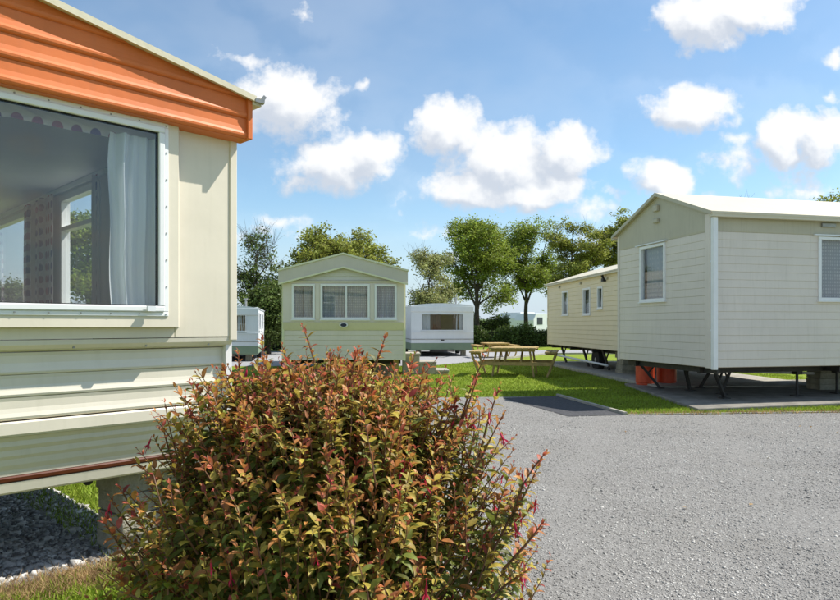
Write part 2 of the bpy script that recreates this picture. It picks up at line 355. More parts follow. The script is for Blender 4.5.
def clad(face, u0, u1, z0, z1, h, openings, m, parent, ze=None, k=.3, prof=LAP, name='siding_board', base=0.0):
    """horizontal boards, one object each"""
    n = max(1, round((z1-z0)/h)); h = (z1-z0)/n; lim = limits(u0, u1, ze, k); ex = (ze,) if ze else ()
    for i in range(n):
        a, b = z0+i*h, z0+(i+1)*h-.0015; segs = {}; jit = random.uniform(-.0012, .0012)
        def offs(z):
            t = (z-a)/(b-a)
            for (t0, o0), (t1, o1) in zip(prof, prof[1:]):
                if t <= t1+1e-6: return base+jit+o0+(o1-o0)*(t-t0)/(t1-t0)
            return base+jit+prof[-1][1]
        e2 = tuple(a+t*(b-a) for t, _ in prof[1:-1])+ex
        for c, d, l, r, r2, l2 in pieces(lim, a, b, openings, e2):
            if (r-l)+(r2-l2) < .01: continue
            oc, od = offs(c), offs(d)
            key = round(l, 3) if (openings and any(o[2] < b and o[3] > a for o in openings)) else 0
            key = sum(1 for o in openings if o[2] < b and o[3] > a and o[1] <= l+1e-4) if key else 0
            segs.setdefault(key, MB()).hexa([face.p(l,c,oc), face.p(r,c,oc), face.p(r,c,base), face.p(l,c,base)], [face.p(l2,d,od), face.p(r2,d,od), face.p(r2,d,base), face.p(l2,d,base)])
        for q in segs.values(): q.build(name, m, parent)
def ring(face, u0, u1, z0, z1, w, d0, d1):
    mb = MB()
    for (a, b, c, d) in ((u0,u1,z0,z0+w), (u0,u1,z1-w,z1), (u0,u0+w,z0+w,z1-w), (u1-w,u1,z0+w,z1-w)):
        mb.hexa([face.p(a,c,d1), face.p(b,c,d1), face.p(b,c,d0), face.p(a,c,d0)], [face.p(a,d,d1), face.p(b,d,d1), face.p(b,d,d0), face.p(a,d,d0)])
    return mb
def fbox(mb, face, u0, u1, z0, z1, d0, d1):
    return mb.hexa([face.p(u0,z0,d1), face.p(u1,z0,d1), face.p(u1,z0,d0), face.p(u0,z0,d0)], [face.p(u0,z1,d1), face.p(u1,z1,d1), face.p(u1,z1,d0), face.p(u0,z1,d0)])
def curtain(face, u0, u1, z0, z1, d, m, parent, amp=.018, waves=5, name='curtain', gather=0.0):
    nx, nz = max(16, int(waves*14)), 12; v = []; uvs = []; L = (u1-u0)
    ph = random.random()*6
    for j in range(nz+1):
        tz = j/nz; z = z0+(z1-z0)*tz
        for i in range(nx+1):
            t = i/nx; wt_ = t+.10*math.sin(t*5+ph)+.03*math.sin(tz*4+ph+6*t); a = amp*(.55+.45*math.sin(t*7+2*ph))*(math.sin(wt_*waves*6.283+ph+.9*math.sin(3*tz))+.4*math.sin(wt_*waves*15+1+ph+1.3*tz))
            g = gather*L*((1-t)*(.55*math.sin(2.6*(1-tz))+.22*math.sin(9*tz)))
            v.append(tuple(face.p(u0+L*t-g, z, d+a))); uvs.append((L*t*1.25, z))
    f = [(j*(nx+1)+i, j*(nx+1)+i+1, (j+1)*(nx+1)+i+1, (j+1)*(nx+1)+i) for j in range(nz) for i in range(nx)]
    me = bpy.data.meshes.new(name); me.from_pydata(v, [], f); me.materials.append(m)
    ul = me.uv_layers.new(name='UVMap')
    for p in me.polygons:
        p.use_smooth = True
        for li in p.loop_indices: ul.data[li].uv = uvs[me.loops[li].vertex_index]
    o = bpy.data.objects.new(name, me); COL.objects.link(o); o.parent = parent; return o
def window(face, u0, u1, z0, z1, parent, w=.045, m=white, d1=.03, d0=-.05, mull=(), tran=(), curtains=(), dg=-.012):
    """frame with pane, glazing bars and curtains behind the pane; curtains: (u0,u1,material,waves)"""
    fr = ring(face, u0, u1, z0, z1, w, d0, d1)
    for q in mull: fbox(fr, face, q-w*.4, q+w*.4, z0+w, z1-w, d0, d1-.004)
    for q in tran: fbox(fr, face, u0+w, u1-w, q-w*.4, q+w*.4, d0, d1-.006)
    o = fr.build('window', m, parent, bevel=.004)
    us = [u0+w*.8, *[q for q in mull], u1-w*.8]
    for a, b in zip(us, us[1:]):
        fbox(MB(), face, a+.006, b-.006, z0+w*.8, z1-w*.8, dg-.004, dg).build('pane', glass, o)
    sill = fbox(MB(), face, u0-.015, u1+.015, z0-.022, z0-.001, d1-.03, d1+.02).build('sill', m, o)
    for (a, b, cm, wv) in curtains: curtain(face, a, b, z0+w*.5, z1-w*.5, -.10, cm, o, waves=wv)
    return o

def gable_roof(face, W, L, ze, k, oe, of, ob, th, m, parent, name='roof', lift=.003):
    prof = [(-oe, ze-k*oe+lift), (W/2, ze+k*W/2+lift), (W+oe, ze-k*oe+lift), (W+oe, ze-k*oe+lift+th), (W/2, ze+k*W/2+lift+th), (-oe, ze-k*oe+lift+th)]
    v = [face.p(u, z, of) for u, z in prof]+[face.p(u, z, -(L+ob)) for u, z in prof]
    f = [(i, (i+1) % 6, (i+1) % 6+6, i+6) for i in range(6)]+[(0,1,4,5), (1,2,3,4), (6,7,10,11), (7,8,9,10)]
    return MB().poly(v, f).build(name, m, parent)
def chevron(face, W, ze, k, e, lo, hi, d0, d1, m, parent, name):
    """gable trim following both slopes between lo and hi below/above the roof line"""
    mb = MB()
    for s in (0, 1):
        ua, ub = (-e, W/2) if s == 0 else (W/2, W+e)
        za, zb = (ze-k*e, ze+k*W/2) if s == 0 else (ze+k*W/2, ze-k*e)
        mb.hexa([face.p(ua,za+lo,d1), face.p(ub,zb+lo,d1), face.p(ub,zb+lo,d0), face.p(ua,za+lo,d0)],
                [face.p(ua,za+hi,d1), face.p(ub,zb+hi,d1), face.p(ub,zb+hi,d0), face.p(ua,za+hi,d0)])
    return mb.build(name, m, parent)

# ================================================================== ground
def sheet(name, pts, z, m, kind='structure'):
    me = bpy.data.meshes.new(name); me.from_pydata([(x, y, z) for x, y in pts], [], [tuple(range(len(pts)))]); me.materials.append(m)
    o = bpy.data.objects.new(name, me); COL.objects.link(o); return tag(o, kind=kind)
sheet('ground', [(-1500,-600),(1500,-600),(1500,2500),(-1500,2500)], 0.0, g_grass)
yard = [(.30,-6),(14,-6),(14,10.2),(6.5,9.68),(2.95,9.38),(2.5,11.85),(-.6,11.6),(-.65,8.0),(-.35,5.2),(.15,3.4),(.30,2.4)]
sheet('gravel_yard', yard, .006, g_gravel)
sheet('site_road', [(-14,20.4),(.25,20.7),(2.3,23.6),(5.6,29.0),(30,31.5),(30,36),(5,33.5),(-14,31.5)], .006, g_road)
tarmac_shade = mat('shaded_tarmac', (.075,.075,.08), .9, .25, 25, .5, 120, .2)
wedge = [gp(503,398.5), gp(569,417), gp(623,415.5), gp(561,396.2)]  # outline of the caravan's shadow; the dark tarmac sheet deepens that shade by colour
sheet('shadowed_tarmac_wedge', wedge, .012, tarmac_shade)
# timber edging of the yard
def strip(name, pts, w, z0, z1, m, label, cat):
    mb = MB()
    for (a, b) in zip(pts, pts[1:]): mb.bar((a[0],a[1],(z0+z1)/2), (b[0],b[1],(z0+z1)/2), w, z1-z0)
    o = mb.build(name, m, bevel=.004); return tag(o, kind='structure')
strip('edging_kerb', [(2.5,11.9),(2.96,9.40)], .05, -.02, .05, concrete, '', '')
strip('yard_kerb', [(2.99,9.40),(6.5,9.71),(14,10.23)], .035, -.02, .022, concrete, '', '')
strip('road_kerb', [(2.32,23.55),(5.62,28.95),(30,31.4)], .14, -.02, .07, concrete, '', '')

# ================================================================== orange-fronted caravan (foreground)
W = 2.6; LL = 8.5
orc = empty('static_caravan', (-1.09, 3.86, 0), R_(45.6), 'cream static caravan with orange fascia board and large end window beside the fuchsia', 'caravan')
LF = Face((-W,0,0), (1,0,0), (0,-1,0))           # front
k = .176; ze = 2.60                              # eaves of the shell
win = [(.44, W-.44, 1.352, 2.372)]
wall(LF, .374, W-.374, 1.29, 2.52, win, cream, orc, d0=-.03, d1=.052, name='bay_panel')
for (a, b) in ((0, .37), (W-.37, W)):
    mb = MB(); fbox(mb, LF, a, b, 1.232, 2.52, -.03, 0); mb.build('front_panel', cream, orc, bevel=.004)
mb = MB(); fbox(mb, LF, .372, W-.372, 1.232, 1.288, -.03, -.002); mb.build('front_panel', cream, orc)
for s, a in ((1, W-.374), (-1, .374)):          # slanted ends of the bay
    mb = MB(); mb.hexa([LF.p(a,1.29,.05), LF.p(a+s*.028,1.29,.002), LF.p(a+s*.028,1.29,.0012), LF.p(a,1.29,.0012)],
                       [LF.p(a,2.52,.05), LF.p(a+s*.028,2.52,.002), LF.p(a+s*.028,2.52,.0012), LF.p(a,2.52,.0012)]); mb.build('bay_end', cream, orc)
for a, b in ((-.004, .04), (W-.04, W+.006)):
    mb = MB(); fbox(mb, LF, a, b, 1.21, 2.5, -.03, .009); mb.build('corner_trim', cream, orc, bevel=.005)
# big front window: white frame in two steps, glass, rubber seal
fw = ring(LF, .432, W-.432, 1.345, 2.379, .024, .03, .060).build('window', white, orc, bevel=.004)
ring(LF, .456, W-.456, 1.369, 2.355, .032, .02, .070).build('inner_frame', white, fw, bevel=.006)
ring(LF, .488, W-.488, 1.401, 2.323, .005, .03, .055).build('seal', rubber, fw)
fbox(MB(), LF, .490, W-.490, 1.403, 2.321, .045, .050).build('pane', glass, fw)
mb = MB()
for i in range(13):
    u = .447+i*(W-.894)/12
    for z in (1.36, 2.364): mb.lathe(LF.p(u, z-.004, .061), [(.004,0),(.004,.006)], 6)
for i in range(1, 7):
    for u in (.444, W-.444): mb.lathe(LF.p(u, 1.36+i*.143, .061), [(.004,0),(.004,.006)], 6)
mb.build('screws', steel, fw)['kind'] = 'stuff'
mb = MB(); fbox(mb, LF, W-.56, W-.52, 1.372, 1.40, .078, .10); mb.build('window_stay', alu, fw)
# underside of the upper shell and lower shell (profile extruded along the front)
def sweep(face, prof, u0, u1, m, parent, name, smooth=False, back=-.02):
    mb = MB(); n = len(prof)
    v = [face.p(u0, z, d) for d, z in prof]+[face.p(u1, z, d) for d, z in prof]
    f = [(i, i+1, i+1+n, i+n) for i in range(n-1)]
    v += [face.p(u0, prof[0][1], back+min(d for d, z in prof)), face.p(u0, prof[-1][1], back+min(d for d, z in prof)), face.p(u1, prof[0][1], back+min(d for d, z in prof)), face.p(u1, prof[-1][1], back+min(d for d, z in prof))]
    a, b, c, e = 2*n, 2*n+1, 2*n+2, 2*n+3
    f += [(a, b, e, c), tuple(range(n))+(b, a), tuple(range(n, 2*n))+(e, c), (0, n, c, a), (n-1, 2*n-1, e, b)]
    return mb.poly(v, f).build(name, m, parent, smooth=smooth)
LB = Face((-W+.03,.075,0), (1,0,0), (0,-1,0)); WB = W-.06
sweep(LB, [(.074,1.228),(.070,1.205),(.045,1.185),(.006,1.172)], 0, WB+.012, cream_low, orc, 'undercut_panel')
GRV = [(0,.005),(.05,.012),(.14,.015),(.32,.009),(.52,.005),(.85,.005),(1,.009)]
clad(LB, 0, WB, .848, 1.170, .107, [], cream_low, orc, prof=GRV, name='lower_board')
sweep(LB, [(.016,.842),(.022,.835),(.022,.782),(.014,.770)], -.004, WB+.004, cream_low, orc, 'front_band')
prof = [(.006,.768),(-.010,.745),(-.012,.722),(-.026,.700),(-.030,.672),(-.040,.655),(-.046,.625),(-.058,.600),(-.062,.572)]
sweep(LB, prof, 0, WB, cream_low, orc, 'skirt_panel')
sweep(LB, [(-.056,.570),(-.052,.563),(-.054,.548),(-.060,.541)], 0, WB, brown, orc, 'brown_stripe')
sweep(LB, [(-.058,.539),(-.060,.530),(-.066,.492),(-.074,.482)], 0, WB, cream_low, orc, 'bottom_rim')
mb = MB(); fbox(mb, LB, WB-.005, WB+.028, .50, 1.20, -.12, .003); mb.build('lower_corner_trim', cream, orc, bevel=.004)
mb = MB()
for i in range(7):
    c = LB.p(.25+i*.36, 1.19, .052); mb.lathe(c, [(.006,-.006),(.006,.004),(.002,.008)], 6)
mb.build('rivets', steel, orc)['kind'] = 'stuff'
# orange fascia: box, corrugated boards, side return
OF = Face((-W-.03,-.11,0), (1,0,0), (0,-1,0)); WO = W+.06; zo = 2.612
wall(OF, 0, WO, 2.377, zo+k*WO/2-.002, [], orange, orc, ze=zo, k=k, d0=-.112, d1=-.004, name='fascia_panel')
ORG = [(0,.000),(.05,.009),(.12,.013),(.22,.014),(.34,.008),(.55,.003),(.9,.002),(1,.000)]
clad(OF, 0, WO, 2.379, zo+k*WO/2-.01, .1045, [], orange, orc, ze=zo, k=k, prof=ORG, name='fascia_board')
for a, b in ((-.004,.026), (WO-.026, WO+.004)):
    mb = MB(); fbox(mb, OF, a, b, 2.376, zo+.002, -.11, .024); mb.build('fascia_end', orange, orc, bevel=.003)
gable_roof(LF, W, LL, 2.605, k, .035, .145, .1, .012, roofcream, orc)
chevron(LF, W, 2.605, k, .045, -.006, .026, .142, .160, roofcream, orc, 'barge_trim')
for a in (-.065, W+.03):
    mb = MB(); fbox(mb, LF, a, a+.055, 2.575, 2.598, -LL-.1, .145); fbox(mb, LF, a+(.0 if a < 0 else .045), a+(.01 if a < 0 else .055), 2.598, 2.625, -LL-.1, .145); mb.build('gutter', roofcream, orc)
mb = MB(); mb.bar((.04,-.15,2.60), (.09,-.165,2.595), .03, .02); mb.bar((.075,-.16,2.60), (.095,-.166,2.63), .02, .02); mb.build('gutter_stop', steel, orc)
# right side wall with two windows (seen from inside through the glass), other walls, floor, ceiling
RS = Face((0,0,0), (0,1,0), (1,0,0))
ops = [(2.02, 2.99, 1.34, 2.46), (3.95, 5.56, 1.34, 2.46)]
wall(RS, .032, LL-.03, .56, 2.60, ops, inner, orc, d0=-.045, d1=-.006, name='side_wall')
clad(RS, .05, LL, .58, 2.59, .107, ops, cream, orc, base=-.005)
window(RS, 2.02, 2.99, 1.34, 2.46, orc, w=.05, tran=(2.16,), d1=.02, d0=-.055)
window(RS, 3.95, 5.56, 1.34, 2.46, orc, w=.05, mull=(), d1=.02, d0=-.055)
LS = Face((-W,LL,0), (0,-1,0), (-1,0,0))
wall(LS, .03, LL-.032, .56, 2.60, [(2.6,4.2,1.34,2.46)], inner, orc, d0=-.045, d1=-.001, name='side_wall')
clad(LS, .0, LL-.05, .58, 2.59, .107, [(2.6,4.2,1.34,2.46)], cream, orc)
window(LS, 2.6, 4.2, 1.34, 2.46, orc, w=.05, mull=(3.4,), d1=.02)
BK = Face((0,LL,0), (-1,0,0), (0,1,0))
wall(BK, 0, W, .56, 2.60+k*W/2-.01, [], cream, orc, ze=2.6, k=k, d0=-.045, d1=-.001, name='end_wall')
MB().box(-W+.05,.19,.50,-.05,LL-.05,.58).build('cabin_floor', inner_dark, orc)
MB().box(-W+.046,.034,2.53,-.046,LL-.046,2.56).build('ceiling', inner_ceiling, orc)
MB().box(-W+.046,5.6,.585,-.046,5.64,2.525).build('partition', inner, orc)
MB().box(-W+.05,.15,.585,-.05,.60,.98).build('bench_seat', seatm, orc, bevel=.03)
MB().box(-.60,.62,.585,-.06,4.9,.98).build('bench_seat', seatm, orc, bevel=.03)
mb = MB(); mb.box(-.12,.70,.985,-.06,2.0,1.36); mb.build('bench_back', seatm, orc, bevel=.03)
INN = Face((-W,0,0), (1,0,0), (0,-1,0))
curtain(INN, W-.70, W-.462, 1.38, 2.30, -.015, net, orc, amp=.030, waves=3.4, gather=.12, name='net_curtain')
curtain(INN, .462, .76, 1.38, 2.30, -.015, net, orc, amp=.030, waves=3.4, gather=.30, name='net_curtain')
curtain(INN, .46, W-.46, 2.278, 2.345, -.062, dotcloth, orc, amp=.006, waves=9, name='pelmet')
RI = Face((-.05,0,0), (0,1,0), (1,0,0))
for (a, b) in ((1.86, 1.99), (2.97, 3.50), (3.66, 3.90), (5.45, 5.58)): curtain(RI, a, b, 1.22, 2.48, -.06, dotcloth, orc, amp=.02, waves=2.5, name='dotted_curtain')
mb = MB(); mb.box(-.075,1.85,2.485,-.046,5.59,2.528); mb.build('curtain_rail', white, orc)
mb = MB()
for x in (-W+.55, -.55): mb.box(x-.03,.5,.40,x+.03,LL-.3,.485)
for y in (.8, 2.5, 5, 7.8): mb.box(-W+.59,y-.03,.42,-.59,y+.03,.47)
mb.build('chassis', dark, orc)
mb = MB(); mb.bar((-.95,.32,.47), (-.72,.62,.44), .05, .05); mb.tube([(-.72,.30,.455),(-.60,.62,.455)], .028, 10); mb.build('steady_arm', dark, orc)

def block_pier(x, y, rz, levels, bw, bd, bh, label, gap=.0, top=None):
    e = empty('block_pier', (x, y, 0), rz, label, 'block pier')
    me = None; z = .0
    for i in range(levels):
        b = MB().box(-bw/2, -bd/2, 0, bw/2, bd/2, bh-.004).build('block', blockm, e, bevel=.006)
        b.location = (random.uniform(-.015,.015), random.uniform(-.015,.015), z); b.rotation_euler = (0, 0, random.uniform(-.05,.05)); z += bh
    return e
def at(o, x, y):                                   # local -> world ground point
    c, s = math.cos(o.rotation_euler[2]), math.sin(o.rotation_euler[2]); return o.location[0]+c*x-s*y, o.location[1]+s*x+c*y
p = at(orc, -.36, .40); block_pier(*p, R_(49), 4, .44, .30, .118, 'stack of mossy concrete blocks under the orange-fronted caravan')
for lx, ly in ((-W+.55, .36), (-.55, 4.2), (-W+.55, 4.2), (-.55, 7.9), (-W+.55, 7.9)):
    MB().box(lx-.2,ly-.1,.012,lx+.2,ly+.1,.398).build('support_pier', blockm, orc)
sheet('caravan_base', [at(orc, *q) for q in ((-W-.6,.16),(-.62,.16),(-.62,LL),(-W-.6,LL))], .010, g_gravel)
sheet('paving_strip', [at(orc, *q) for q in ((-.30,2.3),(.1,2.3),(.1,LL),(-.30,LL))], .014, concrete)

# ================================================================== shared chassis bits
def chassis_under(parent, x0, x1, y0, y1, zb, name='chassis'):
    mb = MB(); ym = (y0+y1)/2
    for y in (y0+.45, y1-.45): mb.box(x0+.1, y-.03, zb-.11, x1-.1, y+.03, zb-.012)
    n = 5
    for i in range(n):
        x = x0+.2+(x1-x0-.4)*i/(n-1); mb.box(x-.03, y0+.08, zb-.10, x+.03, y1-.08, zb-.014)
    return mb.build(name, dark, parent)
def steady(parent, x, y, zb, lean, foot_z, label=None):
    mb = MB(); mb.bar((x, y, zb-.03), (x+lean[0], y+lean[1], foot_z+.02), .05, .05)
    mb.bar((x+lean[0]*.95, y+lean[1]*.95, zb-.03), (x+lean[0]*.45, y+lean[1]*.45, (zb+foot_z)/2), .03, .03)
    mb.box(x+lean[0]-.07, y+lean[1]-.07, foot_z, x+lean[0]+.07, y+lean[1]+.07, foot_z+.02)
    return mb.build('steady_leg', dark, parent)
def wheel_part(parent, x, y, r, ax='x'):
    w = MB(); 
    prof = [(r*.62,-.08),(r*.95,-.085),(r,-.05),(r,.05),(r*.95,.085),(r*.62,.08)]
    w.lathe((0,0,0), prof, 24); o = w.build('wheel', rubber, parent)
    o.location = (x, y, r); o.rotation_euler = (R_(90), 0, 0)
    h = MB().lathe((0,0,0), [(r*.6,-.06),(r*.6,.06),(r*.3,.075),(r*.12,.085)], 20).build('rim', steel, o)
    return o

# ================================================================== stone-coloured caravan on the right
rc = empty('static_caravan', (4.67, 10.49, 0), R_(13), 'stone grey clad static caravan with olive gables and white downpipe on a concrete slab', 'caravan')
RW, RL, zb, ze, k = 2.85, 10.0, .616, 3.12, .38
SF = Face((0,0,0), (1,0,0), (0,-1,0)); GF = Face((0,RW,0), (0,-1,0), (-1,0,0))
BF = Face((RL,RW,0), (-1,0,0), (0,1,0)); EF = Face((RL,0,0), (0,1,0), (1,0,0))
wS = [(2.05,3.36,1.71,2.78),(5.6,6.9,1.71,2.78)]; wG = [(RW-2.03,RW-1.21,1.735,2.78)]; zband = 2.803
for Fc, WW, op, gz in ((SF,RL,wS,None),(GF,RW,wG,ze),(BF,RL,[],None),(EF,RW,[],ze)):
    top = ze if gz is None else ze+k*RW/2-.02
    e = .045 if gz is None else 0.0
    wall(Fc, e+.001, WW-e-.001, zb, top, op, r_light, rc, ze=gz, k=k)
    if Fc in (SF, GF):
        clad(Fc, .03, WW-.03, zb, zband, .129, op, r_light, rc, prof=[(0,.003),(.05,.008),(.2,.0075),(1,.0045)])
        clad(Fc, .03, WW-.03, zband+.002, top-.01, 2.0, op, r_dark, rc, ze=(gz-.02 if gz else None), k=k, base=.004, prof=[(0,.004),(.04,.009),(1,.006)], name='upper_panel')
window(SF, *wS[0], rc, w=.05, curtains=((2.10,3.31,lace_dots,7),), d1=.034)
window(SF, *wS[1], rc, w=.05, curtains=((5.65,6.85,lace_dots,7),), d1=.034)
window(GF, *wG[0], rc, w=.05, curtains=((wG[0][0]+.04,wG[0][1]-.04,greycurt,5),), d1=.034, tran=())
fbox(MB(), GF, wG[0][0]-.11, wG[0][1]+.05, 2.796, 2.814, .012, .06).build('drip_strip', alu, rc)
fbox(MB(), SF, 1.95, 3.46, 2.796, 2.814, .012, .06).build('drip_strip', alu, rc)
for a, b, Fc in ((-.012,.085,SF), (RW-.115,RW+.002,GF), (-.004,.055,GF), (RL-.06,RL+.012,SF)):
    fbox(MB(), Fc, a, b, zb-.012, ze-.03, .0, .022).build('corner_trim', r_light, rc, bevel=.004)
for u in (3.6, 7.2): fbox(MB(), SF, u-.02, u+.02, zb, zband-.002, .0, .016).build('panel_joint', r_light, rc)
gable_roof(GF, RW, RL, ze, k, .11, .08, .08, .034, roofcream, rc)
chevron(GF, RW, ze, k, .11, -.022, .040, .070, .095, r_dark, rc, 'barge_trim')
for yy, s_ in ((-.145, 0), (RW+.065, 1)):
    mb = MB(); mb.box(-.08, yy, ze-.095, RL+.08, yy+.08, ze-.05); mb.box(-.08, yy-.006 if not s_ else yy+.074, ze-.05, RL+.08, yy+.006 if not s_ else yy+.086, ze-.02); mb.build('gutter', roofcream, rc)
mb = MB(); mb.box(-.03,-.11,zb-.03,.05,-.035,ze-.096); mb.box(-.038,-.036,1.2,.058,-.020,1.23); mb.box(-.038,-.036,2.3,.058,-.020,2.33); mb.build('downpipe', white, rc, bevel=.012)
for zz_, w_, h_ in ((3.37,.15,.11),(3.16,.15,.08)):
    mb = MB(); fbox(mb, GF, RW/2-.05-w_/2, RW/2-.05+w_/2, zz_, zz_+h_, .01, .065); mb.build('vent', r_dark, rc, bevel=.012)
fbox(MB(), SF, 2.1, 2.38, 2.94, 3.01, .01, .05).build('vent', steel, rc, bevel=.01)
MB().box(.05,.05,zb-.012,RL-.05,RW-.05,zb+.03).build('cabin_floor', inner_dark, rc)
MB().box(.06,.9,zb+.035,RL-.06,.94,ze-.02).build('partition', inner_dark, rc)
chassis_under(rc, 0, RL, 0, RW, zb-.012)
for (x, y, ln) in ((.28,.30,(.36,.20)), (.25,RW-.30,(.36,-.2)), (1.2,1.0,(-.15,.1)), (1.7,2.1,(-.28,.1)), (.7,1.7,(.2,.1))): steady(rc, x, y, zb, ln, .05)
for jx, jy in ((2.15,.55), (3.2,.75)):
    mb = MB(); mb.tube([(jx,jy,.05),(jx,jy,.5)], .022, 8); mb.box(jx-.08,jy-.08,.05,jx+.08,jy+.08,.07); mb.box(jx-.06,jy-.06,.43,jx+.06,jy+.06,.49); mb.build('jack_stand', dark, rc)
mb = MB(); mb.tube([(.9,1.75,.45),(4.0,1.45,.34),(7.0,1.4,.30)], .028, 8); mb.build('drain_pipe', white, rc)
mb = MB(); mb.tube([(1.5,2.0,.48),(3.2,2.0,.40),(4.8,1.95,.36)], .022, 8); mb.build('drain_pipe', alu, rc)
for y in (.4, RW-.4): wheel_part(rc, 5.4, y, .24).location.z = .29
p = at(rc, 3.75, 1.5); block_pier(*p, R_(13), 4, .66, .34, .11, 'weathered block stack under the stone grey caravan').location.z = .05
# slab
sl = [(.52,3.5),(-.66,-.58),(2.0,-.46),(11,-.2),(11,3.5)]
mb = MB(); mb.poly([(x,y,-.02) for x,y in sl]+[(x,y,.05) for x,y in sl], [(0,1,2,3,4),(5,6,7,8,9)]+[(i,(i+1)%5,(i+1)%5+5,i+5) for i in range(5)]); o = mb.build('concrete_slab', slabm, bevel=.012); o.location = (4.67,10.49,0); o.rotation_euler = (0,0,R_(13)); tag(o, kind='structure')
def gas(px, d, rz, label):
    x = xx(px, d); r = .20; H = 1.22
    e = empty('gas_cylinder', (x, d, .05), rz, label, 'gas cylinder')
    MB().lathe((0,0,0), [(r*.9,0),(r*.92,.03),(r,.06),(r,.42),(r*1.012,.425),(r*1.012,.44),(r,.445),(r,.95),(r*.9,1.06),(r*.55,1.15),(r*.3,1.18)], 28).build('body', red, e, smooth=False)
    MB().lathe((0,0,0), [(r*.93,-.0),(r*.95,.025),(r*.93,.05)], 28).build('foot_ring', red, e)
    mb = MB(); mb.tube([(0,0,1.17),(0,0,1.27)], .03, 10); mb.bar((0,0,1.25),(.09,0,1.25),.03,.03); mb.build('valve', steel, e)
    mb = MB()
    for i in range(14):
        if i in (0, 1): continue
        a, b = 2*math.pi*i/14, 2*math.pi*(i+1)/14; q = r*.55
        mb.bar((q*math.cos(a),q*math.sin(a),1.22),(q*math.cos(b),q*math.sin(b),1.22),.008,.16)
    mb.build('collar', red, e)
gas(645.5, 13.75, .3, 'red gas cylinder standing behind the bent steady leg at the slab corner')
gas(666.5, 13.9, 1.9, 'red gas cylinder with the lawn beside it, behind the stone grey caravan')

# ================================================================== warm cream caravan behind it
r2 = empty('static_caravan', (4.31, 22.0, 0), math.atan2(-1, .09), 'warm cream static caravan with three narrow side windows behind the picnic tables', 'caravan')
L2, W2, zb, ze, k = 8.0, 2.9, .66, 2.66, .30
S2 = Face((0,0,0), (1,0,0), (0,-1,0)); G2 = Face((0,W2,0), (0,-1,0), (-1,0,0)); B2 = Face((L2,W2,0), (-1,0,0), (0,1,0)); E2 = Face((L2,0,0), (0,1,0), (1,0,0))
w2 = [(1.60,2.20,1.60,2.35),(3.52,4.12,1.58,2.33),(4.66,5.04,1.72,2.31)]
wE = [(.5,2.4,1.5,2.35)]
for Fc, WW, op, gz in ((S2,L2,w2,None),(G2,W2,[],ze),(B2,L2,[],None),(E2,W2,wE,ze)):
    top = ze if gz is None else ze+k*W2/2-.02; e = .045 if gz is None else 0
    wall(Fc, e+.001, WW-e-.001, zb, top, op, r2_col, r2, ze=gz, k=k)
    if Fc in (S2, G2, E2): clad(Fc, .03, WW-.03, zb, top-.01, .125, op, r2_col, r2, ze=(gz-.02 if gz else None), k=k)
for q, cm in zip(w2, (lace, lace_dots, inner_dark)):
    window(S2, *q, r2, curtains=((q[0]+.03,q[1]-.03,cm,3),) if cm is not inner_dark else (), w=.05, d1=.03)
window(E2, *wE[0], r2, curtains=((.55,1.0,lace,3),(1.9,2.35,lace,3)))
gable_roof(G2, W2, L2, ze, k, .10, .08, .08, .03, roofcream, r2)
for yy in (-.12, W2+.05): MB().box(-.08, yy, ze-.075, L2+.08, yy+.07, ze-.038).build('gutter', roofcream, r2)
for a, Fc in ((-.012,S2),(L2-.05,S2)): fbox(MB(), Fc, a, a+.06, zb-.01, ze-.03, .0, .02).build('corner_trim', r2_col, r2)
for u in (1.3, 3.3, 5.3): fbox(MB(), S2, u, u+.10, 2.46, 2.52, .01, .05).build('vent', r_dark, r2)
mb = MB(); fbox(mb, S2, 5.15, 5.27, 2.42, 2.50, .01, .10); mb.bar(S2.p(5.21,2.5,.06), S2.p(5.21,2.58,.10), .05, .05); mb.build('outside_light', dark, r2)
MB().box(.05,.05,zb-.012,L2-.05,W2-.05,zb+.03).build('cabin_floor', inner_dark, r2)
MB().box(.06,1.2,zb+.035,L2-.06,1.24,ze-.02).build('partition', inner_dark, r2)
chassis_under(r2, 0, L2, 0, W2, zb-.012)
for x in (.5, 2.6, 4.2): steady(r2, x, .3, zb, (.28,.1), .012)
for y in (.4, W2-.4): wheel_part(r2, 3.6, y, .32)
mb = MB(); mb.tube([(.9,-.02,.34),(3.2,.0,.30),(5.2,.05,.26)], .03, 8); mb.build('drain_pipe', alu, r2)
p = at(r2, 5.3, .5); block_pier(*p, 1.5, 4, .7, .35, .15, 'grey block stack under the warm cream caravan')
sl = [(.0,-.25),(9.0,-.35),(9.0,3.2),(.0,3.2)]
mb = MB(); mb.hexa([(x,y,-.02) for x,y in sl], [(x,y,.08) for x,y in sl]); o = mb.build('concrete_slab', concrete, bevel=.012); o.location = r2.location; o.rotation_euler = r2.rotation_euler; tag(o, kind='structure')

# ================================================================== sage green caravan
dM = 15.5
mc = empty('static_caravan', (xx(344, dM), dM, 0), R_(2.2), 'sage green static caravan with three-part lace-curtained front window under a shallow gable', 'caravan')
MW, ML, zb, ze, k = 2.9, 8.5, .47, 2.56, .26
MF = Face((-MW/2,0,0), (1,0,0), (0,-1,0)); MRt = Face((MW/2,0,0), (0,1,0), (1,0,0)); MLt = Face((-MW/2,ML,0), (0,-1,0), (-1,0,0)); MBk = Face((MW/2,ML,0), (-1,0,0), (0,1,0))
UF = Face((-MW/2,-.10,0), (1,0,0), (0,-1,0))
wm = [(.235,.775,1.43,2.265),(.905,2.065,1.43,2.265),(2.175,2.70,1.43,2.265)]
wall(MF, 0, MW, zb, 1.37, [], m_green, mc)
clad(MF, .03, MW-.03, zb, 1.17, .115, [], m_green, mc)
sweep(MF, [(.118,1.368),(.112,1.35),(.03,1.20),(.012,1.175)], .03, MW-.03, m_green, mc, 'undercut_panel')
